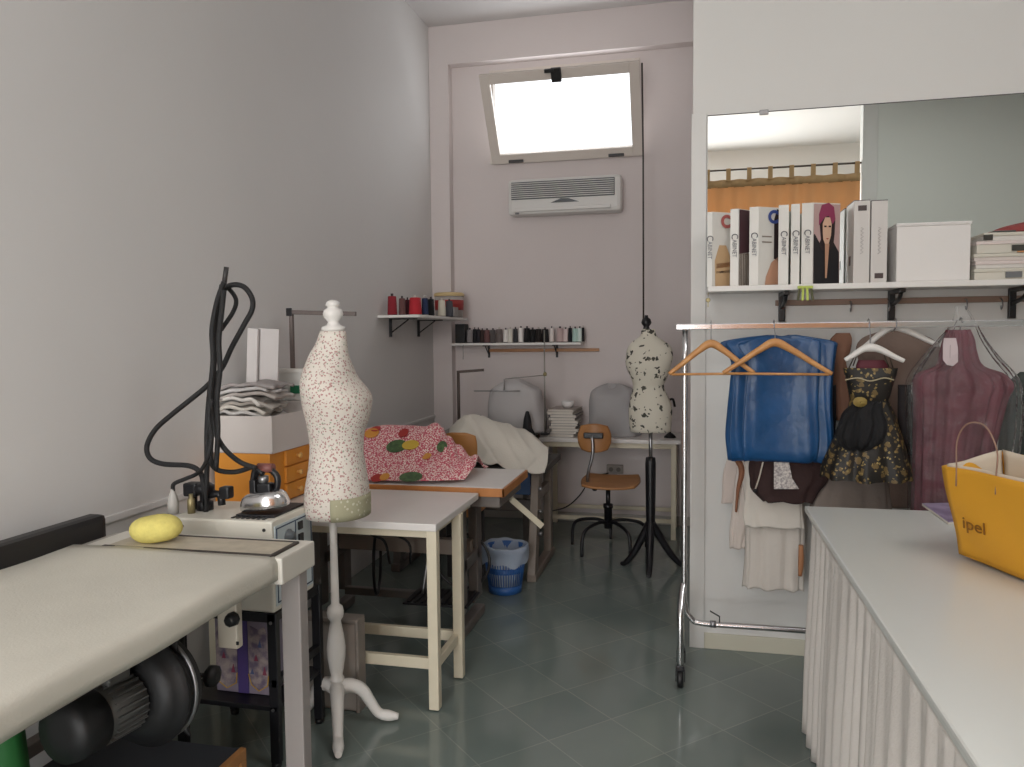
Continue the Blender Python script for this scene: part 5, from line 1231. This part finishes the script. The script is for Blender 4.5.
rows = [(306, 955, 966, .012), (316, 954, 972, .02), (326, 950, 978, .03), (340, 938, 986, .05), (358, 922, 1000, .07), (378, 908, 1018, .085), (400, 906, 1022, .09), (440, 908, 1020, .095), (480, 909, 1012, .1), (522, 909, 1008, .1)]
fl = hung(rows, 3.40, .05, .07, k=11, phase=1.1, grow=False, n=96, cap=False).build('garment_film', PLASTIC); tag(fl, 'clear crinkled plastic film over the burgundy dress', 'plastic cover')
rows = [(372, 1020, 1030, .01), (382, 1010, 1040, .03), (405, 1004, 1050, .05), (440, 1000, 1052, .05), (490, 998, 1056, .05)]
tag(hung(rows, 3.50, .04, .1, k=6, phase=2).build('green_coat', mat('dark_green_cloth', '3a423e', 0.8)), 'dark grey-green coat at the right end of the rack', 'coat')

# ------------------------------------------------------------ counter with gathered skirt
ZT = .85
ct = thing('counter_table', 'long white counter with a gathered white fabric skirt', 'counter', (1.0, 2.2, 0))
M().box((.418, .75, ZT - .022), (1.75, 3.08, ZT), .006).build('countertop', mat('counter_white', 'd4d6d2', 0.22), ct)
k = M(); k.box((.52, .85, .05), (1.68, 2.98, ZT - .03)); k.build('cabinet', mat('cabinet_white', 'c4c0bc', 0.6), ct)
SKT = mat('gathered_white_cotton', 'd6d0ca', 0.9, bump=.2, bscale=120)
path = []
def seg(a, b, n): return [(a[0] + (b[0] - a[0]) * i / n, a[1] + (b[1] - a[1]) * i / n) for i in range(n)]
base = seg((1.7, 3.045), (.452, 3.045), 200) + seg((.452, 3.045), (.452, .8), 420) + [(.452, .8)]
rows_ = []
for i in range(13):
    t = i / 12; z = ZT - .024 - t * (ZT - .028)
    row = []
    s_ = 0
    for j, (x, y) in enumerate(base):
        onx = j < 200
        d = (.47 - x, y) if onx else (0, 0)
        ph = j * .33 + 1.3 * math.sin(j * .05) + .35 * math.sin(t * 3 + j * .02)
        amp = (.003 + .011 * min(t * 1.6, 1)) if t > .06 else .004
        off = amp * (math.sin(ph) + .45 * math.sin(ph * 1.83 + 1)) - .010 - .012 * t
        if onx: row.append(Vector((x, y - 0 - off + .0, z)))
        else: row.append(Vector((x + off, y, z)))
    rows_.append(row)
M().rings(rows_, closed=False, cap=False).build('gathered_skirt', SKT, ct, solid=.003)
M().tube([(1.7, 3.058, ZT - .04), (.444, 3.058, ZT - .04), (.438, 3.05, ZT - .04), (.438, .8, ZT - .04)], .008, 8).build('skirt_band', mat('skirt_hem', 'beb8b2', 0.8), ct)

# magazines and paper bag on the counter
mg = thing('magazine', 'lavender-covered magazine lying by the yellow paper bag', 'magazine', (.95, 2.85, ZT))
a_, b_ = aZ(922, 506, ZT), aZ(958, 532, ZT)
e = (b_ - a_); e.z = 0; L_ = e.length; e.normalize(); nrm = Vector((-e.y, e.x, 0)) if e.x < 0 else Vector((e.y * -1, e.x, 0))
nrm = Vector((.95, .25, 0)).normalized()
P4 = [a_, a_ + e * .30, a_ + e * .30 + nrm * .21, a_ + nrm * .21]
k = M().poly([q + Vector((0, 0, .0015)) for q in P4], d=(0, 0, .008)); k.build('pages', mat('paper', 'd6d0c6'), mg)
k = M().poly([q + Vector((0, 0, .0097)) for q in P4], d=(0, 0, .0012)); k.build('cover', mat('lavender_cover', 'a99cb8', 0.35, col2='7f7292', scale=18), mg)
yb = thing('paper_bag', 'yellow paper carrier bag with thin handles standing on the counter', 'bag', (.9, 2.2, ZT))
YEL_ = mat('yellow_kraft', 'dfa22c', 0.6, bump=.3, bscale=10)
INN = mat('bag_white_inside', 'd8ccba', 0.7)
_p = aY(959, 552, 2.44)
Ab = Vector((_p.x, 2.44, ZT + .012)); dr1 = Vector((.42, -.91, 0)).normalized(); dr2 = Vector((.91, .42, 0))
Bb = Ab + dr1 * .42 + Vector((0, 0, -.01)); Cb, Db = Bb + dr2 * .16, Ab + dr2 * .16
At = aY(942, 466, 2.46); Bt = At + dr1 * .46 + Vector((0, 0, .012)); Ct = Bt + dr2 * .17 + Vector((0, 0, .01)); Dt = aY(1000, 451, 2.62)
def wall_(a0_, b0_, a1_, b1_, bow, nm, m, par):
    ctrl = []
    for i in range(4):
        t = i / 3; lo = a0_.lerp(a1_, t); ro = b0_.lerp(b1_, t)
        ctrl.append([lo.lerp(ro, s_) + Vector(bow) * math.sin(PI * s_) * math.sin(PI * min(t * .8 + .1, 1)) for s_ in (0, .25, .5, .75, 1)])
    return M().net(ctrl, 20, 14, lambda u, v, p: (.003 * math.sin(9 * u + 6 * v), 0, .003 * math.sin(7 * u) * v)).build(nm, m, par, solid=.0015)
fr_ = wall_(Ab, Bb, At, Bt, (-.012, 0, 0), 'front_panel', YEL_, yb)
wall_(Db, Cb, Dt, Ct, (.01, 0, 0), 'back_panel', YEL_, yb)
wall_(Ab, Db, At, Dt, (.0, -.05, 0), 'side_gusset', YEL_, yb); wall_(Bb, Cb, Bt, Ct, (.0, .02, 0), 'side_gusset', YEL_, yb)
M().poly([Ab, Bb, Cb, Db], d=(0, 0, .002)).build('bag_bottom', YEL_, yb)
ins = Vector((.006, .0, 0))
cb_ = (Ab + Bb + Cb + Db) / 4; ct_ = (At + Bt + Ct + Dt) / 4
bi = [q.lerp(cb_, .10) + Vector((0, 0, .01)) for q in (Ab, Bb, Cb, Db)]; ti = [q.lerp(ct_, .06) + Vector((0, 0, .006)) for q in (At, Bt, Ct, Dt)]
for i in range(4): wall_(bi[i], bi[(i + 1) % 4], ti[i], ti[(i + 1) % 4], (0, 0, 0), 'lining', INN, yb)
u_ = (Bb - Ab).normalized()
hA = At.lerp(Bt, .12); hB = At.lerp(Bt, .42)
M().tube([hA - Vector((0, 0, .05)), hA, hA + Vector((0, 0, .08)), hA.lerp(hB, .25) + Vector((0, 0, .13)), hA.lerp(hB, .7) + Vector((0, 0, .13)), hB + Vector((0, 0, .07)), hB, hB - Vector((0, 0, .05))], .0022, 6, 5).build('handle', mat('handle_beige', '9a7a68', 0.5), yb)
dgt = bpy.context.evaluated_depsgraph_get()
d = ray(972, 525).normalized()
ok, hit, nr, _ = fr_.ray_cast(Vector((0, 0, H)) - Vector(yb.location), d, depsgraph=dgt)
base_p = (hit + Vector(yb.location)) if ok else Ab.lerp(Bb, .3) + Vector((0, 0, .12))
out = (Bb - Ab).cross(Vector((0, 0, 1))).normalized()
if out.x > 0: out = -out
tiltup = ((At + Bt) / 2 - (Ab + Bb) / 2).normalized()
text('ipel', .048, mat('bag_print', '8a5a14', 0.6), yb, base_p + out * .006 - u_ * .03, u_, tiltup, 'bag_lettering', squash=1.25)

# ------------------------------------------------------------ curtain seen in the mirror
cu = thing('tab_curtain', 'orange tab-top curtain on a thin dark rod, seen in the mirror', 'curtain', (.9, -.95, 0))
zrod = 3.20
M().tube([(-.35, -.95, zrod), (1.64, -.95, zrod)], .010, 10).build('curtain_rod', mat('rod_dark', '4a4038', 0.4), cu)
CUR = mat('orange_cotton', 'dfae7c', 0.8, bump=.15, bscale=120)
def sheer(m, c, f):
    nt = m.node_tree; b = nt.nodes['Principled BSDF']; o_ = [n for n in nt.nodes if n.type == 'OUTPUT_MATERIAL'][0]
    t = nt.nodes.new('ShaderNodeBsdfTranslucent'); t.inputs['Color'].default_value = lin(c); x = nt.nodes.new('ShaderNodeMixShader'); x.inputs[0].default_value = f
    nt.links.new(b.outputs[0], x.inputs[1]); nt.links.new(t.outputs[0], x.inputs[2]); nt.links.new(x.outputs[0], o_.inputs[0])
sheer(CUR, 'dcb488', .35); CURT = mat('brown_band', 'b4946a', 0.8)
rows_ = []
for i in range(9):
    z = zrod - .17 - i / 8 * 2.6; rows_.append([Vector((-.3 + 1.93 * j / 200, -.95 + .03 * math.sin(j * .33 + .6 * math.sin(j * .09)) * (.5 + .5 * i / 8), z)) for j in range(201)])
M().rings(rows_, closed=False, cap=False).build('curtain_panel', CUR, cu, solid=.003)
rows_ = [[Vector((-.3 + 1.93 * j / 200, -.95 + .02 * math.sin(j * .33 + .6 * math.sin(j * .09)), z)) for j in range(201)] for z in (zrod - .1, zrod - .18)]
M().rings(rows_, closed=False, cap=False).build('curtain_heading', CURT, cu, solid=.006)
for i in range(10):
    x = -.26 + i * .207
    M().tube([(x, -.965, zrod - .11), (x, -.966, zrod), (x, -.95, zrod + .016), (x, -.934, zrod), (x, -.935, zrod - .11)], .002, 4) if False else None
    k = M(); k.box((x - .022, -.968, zrod - .115), (x + .022, -.964, zrod + .012), .001); k.box((x - .022, -.936, zrod - .115), (x + .022, -.932, zrod + .012), .001); k.box((x - .022, -.968, zrod + .010), (x + .022, -.932, zrod + .014), .001)
    k.build('tab', CURT, cu)
